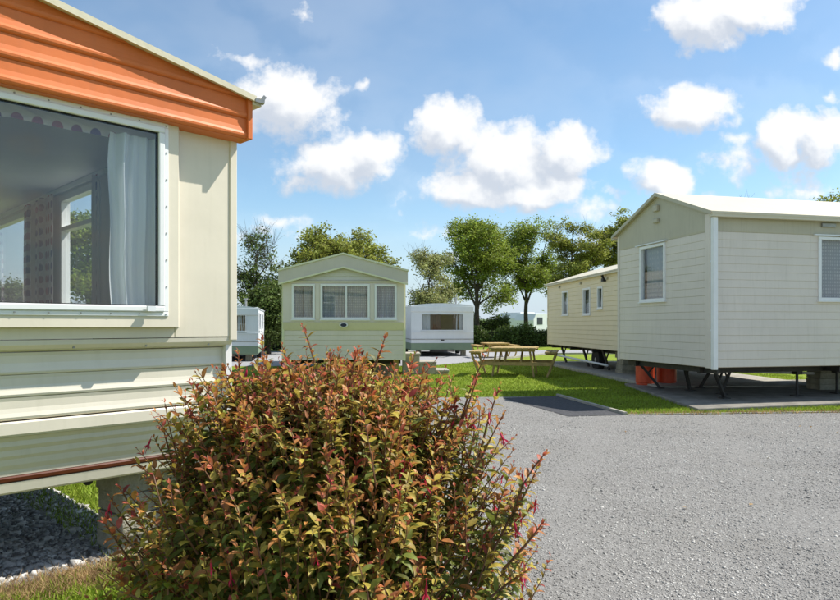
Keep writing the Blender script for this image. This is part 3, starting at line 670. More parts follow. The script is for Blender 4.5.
wall(UF, .03, MW-.03, 1.37, 2.31, wm, m_green, mc, d0=-.10, d1=.0)
for q in wm:
    n = 1 if q[1]-q[0] < 1 else 2
    window(UF, *q, mc, w=.05, d1=.025, d0=-.06, mull=(() if n == 1 else (1.51,)), curtains=((q[0]+.03,(q[0]+q[1])/2-.03,lace_dots,5),((q[0]+q[1])/2-.02,q[1]-.03,lace_dots,5)))
curtain(UF, 1.44, 1.60, 1.45, 2.25, -.14, lace, mc, waves=2, name='net_curtain'); curtain(UF, .93, 1.06, 1.45, 2.25, -.15, lace, mc, waves=2, name='net_curtain')
for u in (.84, 2.12): fbox(MB(), UF, u-.045, u+.045, 1.44, 2.26, .0, .012).build('window_post', m_green, mc)
fbox(MB(), UF, .02, MW-.02, 2.312, 2.345, -.1, .04).build('head_trim', m_greend, mc)
wall(UF, .0, MW, 2.347, 2.347+.18*MW/2+.1, [], m_grey, mc, ze=2.35, k=.27, d0=-.10, d1=-.002, name='gable_wall')
clad(UF, .05, MW-.05, 2.348, 2.73, .085, [], m_grey, mc, ze=2.35, k=.27, name='gable_board')
# chevron fascia and its two cream edges
chevron(MF, MW, ze, k, .06, -.265, .012, .18, .22, m_greend, mc, 'gable_fascia')
chevron(MF, MW, ze, k, .06, -.305, -.266, .17, .245, m_trim, mc, 'lower_fascia_trim')
chevron(MF, MW, ze, k, .08, .014, .055, .16, .25, m_trim, mc, 'barge_trim')
gable_roof(MF, MW, ML, ze, k, .06, .17, .1, .03, roofcream, mc)
wall(MRt, .05, ML-.05, zb, ze, [(2,3.2,1.4,2.3),(5,6,1.4,2.3)], m_green, mc); clad(MRt, .03, ML-.03, zb, ze-.02, .115, [(2,3.2,1.4,2.3),(5,6,1.4,2.3)], m_green, mc)
window(MRt, 2, 3.2, 1.4, 2.3, mc, mull=(2.6,)); window(MRt, 5, 6, 1.4, 2.3, mc)
wall(MLt, .05, ML-.05, zb, ze, [], m_green, mc); clad(MLt, .03, ML-.03, zb, ze-.02, .115, [], m_green, mc)
wall(MBk, 0, MW, zb, ze+k*MW/2-.02, [], m_green, mc, ze=ze, k=k)
for a in (-.012, MW-.045): fbox(MB(), MF, a, a+.057, zb-.015, 2.31, .0, .02).build('corner_trim', m_trim, mc)
MB().box(-MW/2+.05,.05,zb-.012,MW/2-.05,ML-.05,zb+.03).build('cabin_floor', inner_dark, mc)
MB().box(-MW/2+.06,1.6,zb+.035,MW/2-.06,1.64,ze-.02).build('partition', inner, mc)
MB().box(-MW/2+.06,.25,zb+.035,MW/2-.06,.8,.95).build('bench_seat', seatm, mc, bevel=.02)
# oval badge
mb = MB(); c = MF.p(MW/2, 1.30, .13)
mb.v = [(c.x+.10*math.cos(t*math.pi/16), c.y+dy, c.z+.062*math.sin(t*math.pi/16)) for dy in (.04, 0) for t in range(32)]
mb.f = [tuple(range(32)), tuple(range(63, 31, -1))]+[(i, (i+1) % 32, 32+(i+1) % 32, 32+i) for i in range(32)]
bd = mb.build('badge', white, mc)
navy = mat('badge_navy', (.02,.03,.06), .4, .1)
mb = MB(); mb.v = [(c.x+.072*math.cos(t*math.pi/16), c.y+dy, c.z+.042*math.sin(t*math.pi/16)) for dy in (-.002, -.008) for t in range(32)]
mb.f = [tuple(range(32)), tuple(range(63, 31, -1))]+[(i, (i+1) % 32, 32+(i+1) % 32, 32+i) for i in range(32)]; mb.build('badge_face', navy, bd)
chassis_under(mc, -MW/2, MW/2, .2, ML, zb-.012)
for x in (-1.2, .5, 1.25):
    mb = MB(); mb.box(x-.05,.22,.0,x+.05,.32,zb-.16+.15); mb.build('support_post', wood, mc)
for x, y, lab in ((-.55, .9, 'dark block stack under the middle of the sage green caravan'), (.95, .9, 'block stack under the sage green caravan beside the concrete steps')):
    p = at(mc, x, y); block_pier(*p, 0.03, 3, .5, .25, .145, lab)
# steps
st = empty('concrete_steps', (*gp(426, 374.5), 0), R_(2), 'three pale concrete block steps beside the sage green caravan', 'steps')
for x0, x1, h in ((-.62,-.16,.56), (-.16,.27,.34), (.27,.60,.12)):
    o = MB().box(x0,0,0,x1-.005,.85,h-.05).build('step', concrete, st, bevel=.01); MB().box(x0-.02,-.03,h-.05,x1+.01,.88,h).build('tread', concrete, o, bevel=.008)

# ================================================================== white caravans at the back
def white_caravan(loc, rz, label, w, l, ztop, green, curt, side_window=True):
    c = empty('touring_caravan', (*loc, 0), rz, label, 'caravan')
    F0 = Face((-w/2,0,0), (1,0,0), (0,-1,0)); FR = Face((w/2,0,0), (0,1,0), (1,0,0)); FL = Face((-w/2,l,0), (0,-1,0), (-1,0,0)); FB = Face((w/2,l,0), (-1,0,0), (0,1,0))
    zs = .56; s0 = .24; zt = ztop
    op = [(.42, w-.40, 1.06, 1.78)]
    wall(F0, 0, w, zs, zt-.30, op, w_white, c, d1=0)
    sweep(F0, [(.002,zt-.298),(.05,zt-.27),(.055,zt-.06),(.02,zt-.004)], -.01, w+.01, w_white, c, 'front_fascia')
    sweep(F0, [(.002,zs-.002),(.012,zs-.01),(.0,s0+.05),(-.05,s0)], 0, w, green, c, 'skirt_panel')
    fbox(MB(), F0, .0, w, .98, 1.02, .002, .03).build('rubbing_strip', w_white, c)
    fbox(MB(), F0, .0, w, .70, .73, .002, .012).build('dark_strip', steel, c)
    fbox(MB(), F0, w/2-.07, w/2+.07, .655, .70, .003, .02).build('badge', dark, c)
    window(F0, *op[0], c, w=.04, curtains=((.46,.80,net,3),(w-.76,w-.44,net,3),(.80,1.25,seatm_c,3),(1.75,2.05,seatm_c,3)), d1=.02)
    so = [(.5,1.4,1.1,1.75),(2.4,3.4,1.1,1.75)]
    for Fc in (FR, FL):
        wall(Fc, .05, l-.05, zs, zt-.03, so, w_white, c); sweep(Fc, [(-.001,zs-.002),(.008,zs-.01),(.0,s0+.05),(-.04,s0)], .0, l, green, c, 'skirt_panel')
        for q in so: window(Fc, *q, c, w=.04, curtains=((q[0]+.03,q[0]+.35,lace,3),))
        fbox(MB(), Fc, .0, l, zs+.14, zs+.17, .0, .01).build('dark_strip', steel, c)
        fbox(MB(), Fc, .01, .07, zs, zt-.05, -.02, .014).build('corner_trim', w_white, c)
    wall(FB, 0, w, s0, zt-.05, [], w_white, c)
    # slightly domed roof
    n = 8; v = []; 
    for y in (-.045, l+.03):
        for i in range(n+1):
            t = i/n; v.append((-w/2-.03+(w+.06)*t, y, zt-.03+.10*math.sin(math.pi*t)**.8))
    for y in (-.045, l+.03): v += [(-w/2-.03, y, zt-.05), (w/2+.03, y, zt-.05)]
    f = [(i, i+1, n+1+i+1, n+1+i) for i in range(n)]; a = 2*(n+1)
    f += [tuple(range(n+1))+(a+1, a), tuple(range(n+1, 2*n+2))+(a+3, a+2), (0, n+1, a+2, a), (n, 2*n+1, a+3, a+1), (a, a+1, a+3, a+2)]
    MB().poly(v, f).build('roof', w_white, c)
    mb = MB(); mb.tube([(w/2-.5,1.2,zt), (w/2-.5,1.2,zt+.32)], .04, 8); mb.tube([(w/2-.5,1.2,zt+.30), (w/2-.5,1.2,zt+.36)], .07, 8); mb.build('flue', steel, c)
    MB().box(-w/2+.05,.05,s0+.02,w/2-.05,l-.05,s0+.08).build('cabin_floor', inner_dark, c)
    MB().box(-w/2+.06,2.0,s0+.085,w/2-.06,2.03,zt-.06).build('partition', warm_wall, c)
    MB().box(-w/2+.15,1.2,s0+.085,-w/2+.75,1.95,1.55).build('cupboard', seatm, c)
    for x in (-w/2+.10, w/2-.10): wheel_part(c, x, l*.55, .27).rotation_euler = (R_(90), 0, R_(90))
    for x in (-w/2+.35, w/2-.35): 
        mb = MB(); mb.box(x-.1,.3,0,x+.1,.5,s0); mb.build('support_block', blockm, c)
    mb = MB(); mb.bar((-.5,.1,s0-.02), (0,-1.0,s0+.05), .06, .08); mb.bar((.5,.1,s0-.02), (0,-1.0,s0+.05), .06, .08); mb.build('tow_frame', dark, c)
    return c
seatm_c = cloth_mat('brown_curtain', (.26,.20,.13), None, see=0.0)
warm_wall = mat('warm_interior', (.62,.50,.24), .7, .05)
w_grey = mat('caravan_grey_skirt', (.42,.46,.44), .5, .05, 3, streak=.1)
d = 27.0
white_caravan(((xx(411,d)+xx(474,d))/2, d), R_(8), 'white touring caravan with dark green skirt parked across the road', 2.6, 5.2, 2.13, w_green, None)
d = 23.0
white_caravan((xx(258,d)-1.28, d), R_(11), 'white touring caravan half hidden by the orange-fronted caravan corner', 2.5, 5.0, zz(307,d), w_green, None)
def far_caravan(px, d, rz, w, l, h, label):
    c = empty('touring_caravan', (xx(px,d), d, 0), rz, label, 'caravan')
    v = [(-l/2,-w/2,.4),(l/2,-w/2,.4),(l/2,-w/2,h-.3),(l/2-.5,-w/2,h),(-l/2+.4,-w/2,h),(-l/2,-w/2,h-.6)]
    v += [(x, w/2, z) for x, y, z in v]
    MB().poly(v, [(0,1,2,3,4,5),(6,7,8,9,10,11)]+[(i,(i+1)%6,(i+1)%6+6,i+6) for i in range(6)]).build('body', w_white, c, bevel=.05)
    F1 = Face((-l/2,-w/2,0), (1,0,0), (0,-1,0))
    for a in (.5, l*.42, l*.72): fbox(MB(), F1, a, a+.7, 1.35, 1.95, .003, .02).build('window', glass_dark, c)
    wheel_part(c, 0, -w/2+.15, .3); wheel_part(c, 0, w/2-.15, .3)
    return c
glass_dark = mat('far_window', (.05,.06,.07), .1, .1)
far_caravan(518, 62, R_(50), 2.2, 3.4, 2.5, 'small white touring caravan far beyond the hedge, partly behind a tree trunk')
far_caravan(540, 58, R_(40), 2.2, 4.4, 2.3, 'white touring caravan far beyond the hedge next to the warm cream caravan')

# ================================================================== picnic tables
def picnic_table(x, y, rz, m, label, s=1.0):
    t = empty('picnic_table', (x, y, 0), rz, label, 'picnic table'); t.scale = (s, s, s)
    n = 7; w = 1.16/n
    for i in range(n):
        a = -.58+i*w; MB().box(a+.006, -.72+random.uniform(-.01,.01), .695, a+w-.006, .72+random.uniform(-.01,.01), .735).build('top_plank', m, t, bevel=.004)
    for sx in (-1, 1):
        for j in range(2):
            a = sx*(.86+.15*j); MB().box(a-.068, -.72, .600, a+.068, .72, .638).build('seat_plank', m, t, bevel=.004)
        for yy in (-.52, .52):
            mb = MB(); mb.bar((sx*1.04,yy,.555), (sx*.84,yy,.0), .045, .085, (0,1,0)); mb.build('seat_leg', m, t)
            mb = MB(); mb.bar((sx*.80,yy-.05,.58), (sx*1.06,yy-.05,.58), .045, .05); mb.build('seat_bearer', m, t)
            mb = MB(); mb.bar((sx*.42,yy,.66), (sx*.52,yy,.0), .045, .09, (0,1,0)); mb.build('leg', m, t)
    for yy in (-.56, .56):
        MB().bar((-.96,yy,.33), (.96,yy,.33), .045, .085).build('cross_beam', m, t)
        MB().bar((-.55,yy,.665), (.55,yy,.665), .045, .06).build('top_bearer', m, t)
    for sx in (-.2, .2): MB().bar((sx,-.56,.36), (sx,-.05,.66), .045, .07).build('brace', m, t)
    return t
d = 16.9; picnic_table(xx(515,d), d, R_(-14), wood, 'weathered wooden picnic table with two benches on the lawn')
d = 26.2; picnic_table(xx(495,d), d, R_(9), wood_n, 'pale newer wooden picnic table by the road', .80)

# ================================================================== vegetation
def rand_unit(n):
    v = rng.normal(size=(n, 3)); return v/np.linalg.norm(v, axis=1)[:, None]
def leaf_quads(pos, length, width, up=.4):
    """rhombic leaves at pos (n,3)"""
    n = len(pos); a = rand_unit(n); a[:, 2] = a[:, 2]*.7-.1; a /= np.linalg.norm(a, axis=1)[:, None]
    nn = rand_unit(n); nn[:, 2] = np.abs(nn[:, 2])+up
    b = np.cross(a, nn); b /= np.linalg.norm(b, axis=1)[:, None]+1e-9
    c = np.cross(b, a)
    l = (length*rng.uniform(.6, 1.3, n))[:, None]; w = (width*rng.uniform(.6, 1.3, n))[:, None]
    v = np.stack([pos-a*l/2, pos+b*w/2+c*w*.12, pos+a*l/2, pos-b*w/2+c*w*.12], 1).reshape(-1, 3)
    return v, np.arange(4*n)
def tree(name, label, x, y, h, cw, crown0, leafm, seed, nleaf=16000, lsize=.15, trunk_r=.16, clump=.45, bare=.0, group=None, lean=0.0, limbs=9, low=.35, ch=None, z0=0.0):
    rs = random.Random(seed); t = empty(name, (x, y, z0), rs.random()*6, label, 'tree', group)
    mb = MB(); ctr = Vector((lean, 0, (h+crown0)/2)); rx, rz = cw/2, (h-crown0)/2
    top = Vector((lean*.8, 0, crown0+(h-crown0)*.72))
    tp = [Vector((0,0,-.05))]
    for i in range(1, 7):
        f = i/6; tp.append(Vector((lean*.8*f**1.5+rs.uniform(-.10,.10)*f, rs.uniform(-.10,.10)*f, top.z*f)))
    mb.tube(tp, [trunk_r*1.25]+[trunk_r*(1-.82*i/6) for i in range(1, 7)], 8)
    tips = []; bare_tips = []
    for i in range(limbs):
        f = low+(1-low)*(i+.5*rs.random())/limbs
        base = tp[0].lerp(top, f); base = tp[min(5, int(f*6))].lerp(tp[min(6, int(f*6)+1)], f*6-int(f*6)) if f < 1 else top
        ang = i*2.4+rs.uniform(-.4,.4); el = rs.uniform(-.95, .85) if f < .8 else rs.uniform(.4, 1.35)
        tgt = ctr+Vector((math.cos(ang)*math.cos(el)*rx*.80, math.sin(ang)*math.cos(el)*rx*.80, math.sin(el)*rz*.85))
        if tgt.z < base.z-.9: tgt.z = base.z-.9+rs.random()*.6
        mid = base.lerp(tgt, .5)+Vector((rs.uniform(-.2,.2), rs.uniform(-.2,.2), .12*rz))
        r0 = trunk_r*(.5-.28*f); mb.tube([base, mid, tgt], [r0, r0*.62, r0*.28], 5, False)
        for j in range(7):
            g = .3+.7*(j+rs.random())/7; p = base.lerp(mid, g*2) if g < .5 else mid.lerp(tgt, g*2-1)
            dv = Vector((rs.gauss(0,1), rs.gauss(0,1), rs.gauss(.35,.8))).normalized()
            q = p+dv*rs.uniform(.25, .5)*min(rx, rz)
            dd = Vector(((q.x-ctr.x)/rx, (q.y-ctr.y)/rx, (q.z-ctr.z)/rz))
            if dd.length > 1: q = ctr+Vector((dd.x*rx, dd.y*rx, dd.z*rz))/dd.length*rs.uniform(.9,1.03)
            mb.tube([p, p.lerp(q,.5)+Vector((0,0,.06)), q], [r0*.32, r0*.2, r0*.08+.004], 4, False)
            for s in range(4):
                e = p.lerp(q, rs.uniform(.45,1))+Vector((rs.gauss(0,1), rs.gauss(0,1), rs.gauss(.25,.8)))*clump*.55
                mb.tube([p.lerp(q, rs.uniform(.4,.9)), e], [r0*.1+.004, .004], 3, False)
                (bare_tips if rs.random() < bare and e.z > ctr.z else tips).append(e)
    for b in bare_tips:
        for s in range(3):
            mb.tube([b, b+Vector((rs.gauss(0,.3), rs.gauss(0,.3), rs.uniform(.2,.8)))], [.008, .003], 3, False)
    mb.build('trunk', bark, t)
    T = np.array([tuple(q) for q in tips]); per = rng.uniform(.3, 1.7, len(T)); per = per/per.sum()
    idx = rng.choice(len(T), nleaf, p=per); g = rng.normal(size=(nleaf, 3))*np.array([1,1,.7])*clump*.42
    pos = T[idx]+g
    v, f = leaf_quads(pos, lsize, lsize*.6)
    npmesh('crown', v, f, 4, [leafm], parent=t)
    return t
def px_tree(name, label, px, d, ytop, wpx, ybase, leafm, seed, **kw):
    return tree(name, label, xx(px, d), d, zz(ytop, d), wpx*d/FPX, zz(ybase, d), leafm, seed, **kw)
px_tree('broadleaf_tree', 'tall fresh green tree with round crown behind the pale picnic table', 477, 42, 214, 82, 328, leaf_g, 1, nleaf=30000, lsize=.15, trunk_r=.20, clump=.50, limbs=15, low=.3)
px_tree('broadleaf_tree', 'fresh green tree with slender clear trunk in front of the far white caravans', 526, 46, 222, 80, 316, leaf_g, 2, nleaf=28000, lsize=.15, trunk_r=.20, clump=.52, limbs=14, low=.38)
px_tree('broadleaf_tree', 'loose yellow green tree behind the warm cream caravan roof', 573, 40, 220, 72, 308, leaf_y, 3, nleaf=20000, lsize=.15, clump=.42, bare=.15)
px_tree('broadleaf_tree', 'green tree rising next to the stone grey caravan gable', 618, 42, 212, 76, 308, leaf_y, 4, nleaf=20000, lsize=.15, clump=.42, bare=.1)
px_tree('broadleaf_tree', 'thin half bare tree above the ivy behind the white caravan', 256, 31, 228, 56, 318, leaf_d, 5, nleaf=5000, lsize=.13, clump=.34, bare=.45, trunk_r=.12, limbs=11)
px_tree('broadleaf_tree', 'broad bushy tree showing above the sage green caravan roof', 320, 33, 229, 98, 318, leaf_y, 6, nleaf=22000, lsize=.15, clump=.42, bare=.1, limbs=12)
px_tree('broadleaf_tree', 'small bushy tree above the right slope of the sage green roof', 364, 34, 234, 58, 318, leaf_y, 16, nleaf=11000, lsize=.15, clump=.4)
px_tree('hawthorn_tree', 'hawthorn in pale blossom with bare twigs behind the white caravan with green skirt', 428, 37, 252, 62, 330, leaf_w, 7, nleaf=13000, lsize=.13, clump=.42, bare=.35, trunk_r=.12)
px_tree('ivy_tree', 'dense dark ivy-covered tree beside the sage green caravan', 268, 29, 282, 40, 352, leaf_d, 8, nleaf=13000, lsize=.14, clump=.45, trunk_r=.12, low=.1)
px_tree('broadleaf_tree', 'green tree whose top shows over the stone grey caravan roof', 838, 30, 186, 46, 280, leaf_y, 9, nleaf=7000, lsize=.14, clump=.42)
px_tree('broadleaf_tree', 'low tree whose twigs just clear the stone grey roof ridge', 748, 36, 193, 60, 290, leaf_d, 10, nleaf=5000, lsize=.14, clump=.4, bare=.3)
px_tree('broadleaf_tree', 'green tree seen through the glass of the orange-fronted caravan', 88, 26, 214, 76, 322, leaf_g, 12, nleaf=12000, lsize=.15, clump=.42)
px_tree('broadleaf_tree', 'tree standing left of the one seen through the orange-fronted caravan glass', 10, 28, 286, 90, 326, leaf_d, 13, nleaf=9000, lsize=.15, clump=.42)
px_tree('broadleaf_tree', 'leafy tree behind the orange-fronted caravan and the ivy', 180, 30, 236, 80, 322, leaf_g, 14, nleaf=11000, lsize=.15, clump=.42)
# hedges: dense leaf masses with twigs
def hedge(label, pts, h, w, leafm, n, lsize, seed):
    rs = random.Random(seed); t = empty('hedge', (pts[0][0], pts[0][1], 0), 0, label, 'hedge'); o = np.array([pts[0][0], pts[0][1], 0])
    P = np.array([(x, y) for x, y in pts]); seg = np.linalg.norm(np.diff(P, axis=0), axis=1); cum = np.concatenate([[0], np.cumsum(seg)])
    s = rng.uniform(0, cum[-1], n); x = np.interp(s, cum, P[:, 0]); y = np.interp(s, cum, P[:, 1])
    hh = h*(1+.16*np.sin(s*1.7+seed)+.10*np.sin(s*4.1+2)); a = rng.uniform(0, math.pi, n); r = rng.uniform(.55, 1.06, n)**.5
    pos = np.stack([x+rng.normal(size=n)*.08, y-np.cos(a)*r*w/2, np.sin(a)**.6*r*hh*rng.uniform(.25,1,n)**.35], 1)-o
    v, f = leaf_quads(pos, lsize, lsize*.6); npmesh('foliage', v, f, 4, [leafm], parent=t)
    mb = MB()
    for i in range(int(cum[-1]/.6)):
        q = (i+.5)*.6; a, b = np.interp(q, cum, P[:, 0])-o[0], np.interp(q, cum, P[:, 1])-o[1]
        mb.tube([(a,b,0), (a+rs.uniform(-.15,.15),b,h*.45), (a+rs.uniform(-.3,.3),b,h*.85)], [.04,.03,.01], 5, False)
    mb.build('stems', bark, t)
    # unseen solid dark bars inside the hedge keep the light out
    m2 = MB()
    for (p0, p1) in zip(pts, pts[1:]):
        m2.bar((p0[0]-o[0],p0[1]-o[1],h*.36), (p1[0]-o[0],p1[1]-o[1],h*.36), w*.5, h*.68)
    m2.build('hedge_core', mat('hedge_core', (.03,.035,.015), 1, .4, 10), t)
hedge('dark clipped hedge behind the picnic tables', [(2.2,40),(9.5,41)], 1.25, 1.4, leaf_d, 15000, .13, 1)
hedge('taller shrubby hedge growing between the two trunks', [(3.6,44),(6.0,44.6)], 2.05, 1.6, leaf_d, 9000, .14, 3)
hedge('long hedge behind the sage green and white caravans', [(-34,34),(-12,33),(1.5,36)], 2.0, 1.8, leaf_d, 30000, .16, 2)
hedge('hedge running behind the stone grey caravan', [(10,39),(34,38)], 2.0, 1.8, leaf_d, 12000, .16, 5)
# distant rising farmland
def hill(name, y0, y1, x0, x1, h, m, seed):
    nx, ny = 60, 10; v = []
    for j in range(ny+1):
        for i in range(nx+1):
            x = x0+(x1-x0)*i/nx; y = y0+(y1-y0)*j/ny
            v.append((x, y, -1+(h+1)*math.sin(math.pi*.5*j/ny)*(1+.22*math.sin(x*.006+seed)+.10*math.sin(x*.021+seed*2))))
    f = [(j*(nx+1)+i, j*(nx+1)+i+1, (j+1)*(nx+1)+i+1, (j+1)*(nx+1)+i) for j in range(ny) for i in range(nx)]
    me = bpy.data.meshes.new(name); me.from_pydata(v, [], f); me.materials.append(m); o = bpy.data.objects.new(name, me); COL.objects.link(o); tag(o, kind='structure')
hill('hills', 500, 1300, -1400, 1400, 10.5, mat('far_fields', (.10,.14,.055), 1, .35, .008), 1.0)
far = np.stack([rng.uniform(-260,300,24000), rng.uniform(180,330,24000), np.abs(rng.normal(size=24000))*1.4+.3], 1)
far[:, 0] = np.round(far[:, 0]/9)*9+rng.normal(size=24000)*2.4
v, f = leaf_quads(far, 1.2, .8); o = npmesh('far_wood', v, f, 4, [leaf_d]); tag(o, 'distant belt of dark trees and hedges on the horizon', 'woodland', kind='stuff')

# ------------------------------------------------------------------ grass
def inside(P, poly):
    x, y = P[:, 0], P[:, 1]; r = np.zeros(len(P), bool); n = len(poly)
    for i in range(n):
        (x0, y0), (x1, y1) = poly[i], poly[(i+1) % n]
        if y0 == y1: continue
        c = ((y0 > y) != (y1 > y)) & (x < (x1-x0)*(y-y0)/(y1-y0)+x0); r ^= c
    return r
def blades(P, h, w, z=0.0):
    n = len(P); a = rng.uniform(0, 6.283, n); ln = rng.normal(size=(n, 2))*h*.45; hh = h*rng.uniform(.4, 1.3, n)
    dx, dy = np.cos(a)*w/2, np.sin(a)*w/2
    v = np.stack([np.stack([P[:, 0]-dx, P[:, 1]-dy, np.full(n, z)], 1), np.stack([P[:, 0]+dx, P[:, 1]+dy, np.full(n, z)], 1), np.stack([P[:, 0]+ln[:, 0], P[:, 1]+ln[:, 1], z+hh], 1)], 1).reshape(-1, 3)
    return v, np.arange(3*n)
road_poly = [(-14,20.4),(.25,20.7),(2.3,23.6),(5.6,29.0),(30,31.5),(30,36),(5,33.5),(-14,31.5)]
def slabpoly(loc, rz, sl):
    c, s = math.cos(rz), math.sin(rz); return [(loc[0]+c*x-s*y, loc[1]+s*x+c*y) for x, y in sl]
slab1 = slabpoly((4.67,10.49), R_(13), [(.52,3.5),(-.66,-.58),(2.0,-.46),(11,-.2),(11,3.5)])
base_poly = [at(orc, *q) for q in ((-W-.6,.16),(-.62,.16),(-.62,LL),(-W-.6,LL))]
slab2 = slabpoly(r2.location, r2.rotation_euler[2], sl)
def lawn(name, x0, x1, y0, y1, n, h, w, label, m=grassm, only=None):
    d_ = np.sqrt(rng.uniform(0, 1, n)); y = y0+(y1-y0)*rng.uniform(0, 1, n)**1.5
    P = np.stack([rng.uniform(x0, x1, n), y], 1)
    keep = ~inside(P, yard) & ~inside(P, road_poly) & ~inside(P, slab1) & ~inside(P, slab2) & ~inside(P, base_poly)
    if only: keep &= inside(P, only)
    P = P[keep]; v, f = blades(P, h, w); o = npmesh(name, v, f, 3, [m]); tag(o, label, 'grass', kind='stuff'); return o
lawn('lawn_grass', -4.5, 9.5, 9.4, 24, 180000, .036, .016, 'short mown bright green lawn round the picnic tables')
lawn('lawn_grass', -6.5, -.4, 3.0, 12, 110000, .05, .012, 'green grass growing along the orange-fronted caravan')
# ------------------------------------------------------------------ stones
OCT = np.array([(1,0,0),(-1,0,0),(0,1,0),(0,-1,0),(0,0,1),(0,0,-1)], float)
OF_ = np.array([(0,2,4),(2,1,4),(1,3,4),(3,0,4),(2,0,5),(1,2,5),(3,1,5),(0,3,5)])
def stones(name, P, size, z, m, label):
    n = len(P); q = rng.normal(size=(n, 4)); q /= np.linalg.norm(q, axis=1)[:, None]; w, x, y, zq = q.T
    Rm = np.stack([1-2*(y*y+zq*zq), 2*(x*y-zq*w), 2*(x*zq+y*w), 2*(x*y+zq*w), 1-2*(x*x+zq*zq), 2*(y*zq-x*w), 2*(x*zq-y*w), 2*(y*zq+x*w), 1-2*(x*x+y*y)], 1).reshape(n, 3, 3)
    sc_ = rng.uniform(.45, 1.0, (n, 1, 3)); jit = 1+rng.uniform(-.3, .3, (n, 6, 1))
    V = OCT[None]*sc_*jit; V = np.einsum('nij,nkj->nki', Rm, V)*(size*rng.lognormal(0, .35, n))[:, None, None]
    V[:, :, 2] *= .75
    V += np.concatenate([P, np.full((n, 1), z)], 1)[:, None, :]
    F = (OF_[None]+np.arange(n)[:, None, None]*6).reshape(-1)
    o = npmesh(name, V.reshape(-1, 3), F, 3, [m]); tag(o, label, 'gravel', kind='stuff'); return o
n = 190000; yy = 2.6+9.3*rng.uniform(0, 1, n)**1.25; P = np.stack([-.9+rng.uniform(0, 1, n)*(yy*.72+1.6), yy], 1); P = P[inside(P, yard)]
P = P[~inside(P, wedge)]
thin = np.zeros(len(P))                               # worn wheel tracks and thin patches
for off_ in (0.0, 1.55): thin = np.maximum(thin, np.exp(-((P[:, 0]-(1.25+off_+.28*(P[:, 1]-5)+.10*np.sin(P[:, 1]*.9)))/.20)**2))
thin = np.maximum(thin, np.clip(np.sin(P[:, 0]*1.3+1)*np.sin(P[:, 1]*1.1+.5)*1.2-.35, 0, 1)); P = P[rng.uniform(0, 1, len(P)) > .62*thin]
stones('gravel', P, .0068, .006, stone, 'grey crushed stone gravel covering the yard')
n = 22000; c_ = rng.uniform(0, 1, (n, 2)); loc = np.stack([-2.9+2.55*c_[:, 0], -.35+3.0*c_[:, 1]], 1)
wp = np.array([at(orc, a, b) for a, b in loc]); edge = loc[:, 1] > .22+.10*np.sin(loc[:, 0]*5); 
stones('gravel', wp[edge], .022, .012, stone_l, 'coarse pale gravel lying in the shade under the orange-fronted caravan')
n = 16000; loc = np.stack([rng.uniform(-2.9, -.2, n), rng.normal(size=n)*.085+.07], 1); wp = np.array([at(orc, a, b) for a, b in loc])
v, f = blades(wp, .09, .008); v[:, 2] *= .55; o = npmesh('dry_grass', v, f, 3, [drygrass]); tag(o, 'straw coloured dead grass along the edge of the shaded gravel', 'grass', kind='stuff')
# dead leaves and straw on the yard edge
n = 2500; t_ = rng.uniform(0, 1, n); P = np.stack([3.0+t_*8, 9.44+t_*.65+rng.normal(size=n)*.04], 1)
v, f = blades(P, .05, .02); o = npmesh('dry_grass', v, f, 3, [drygrass]); tag(o, 'dry grass fringe where the lawn meets the gravel yard', 'grass', kind='stuff')

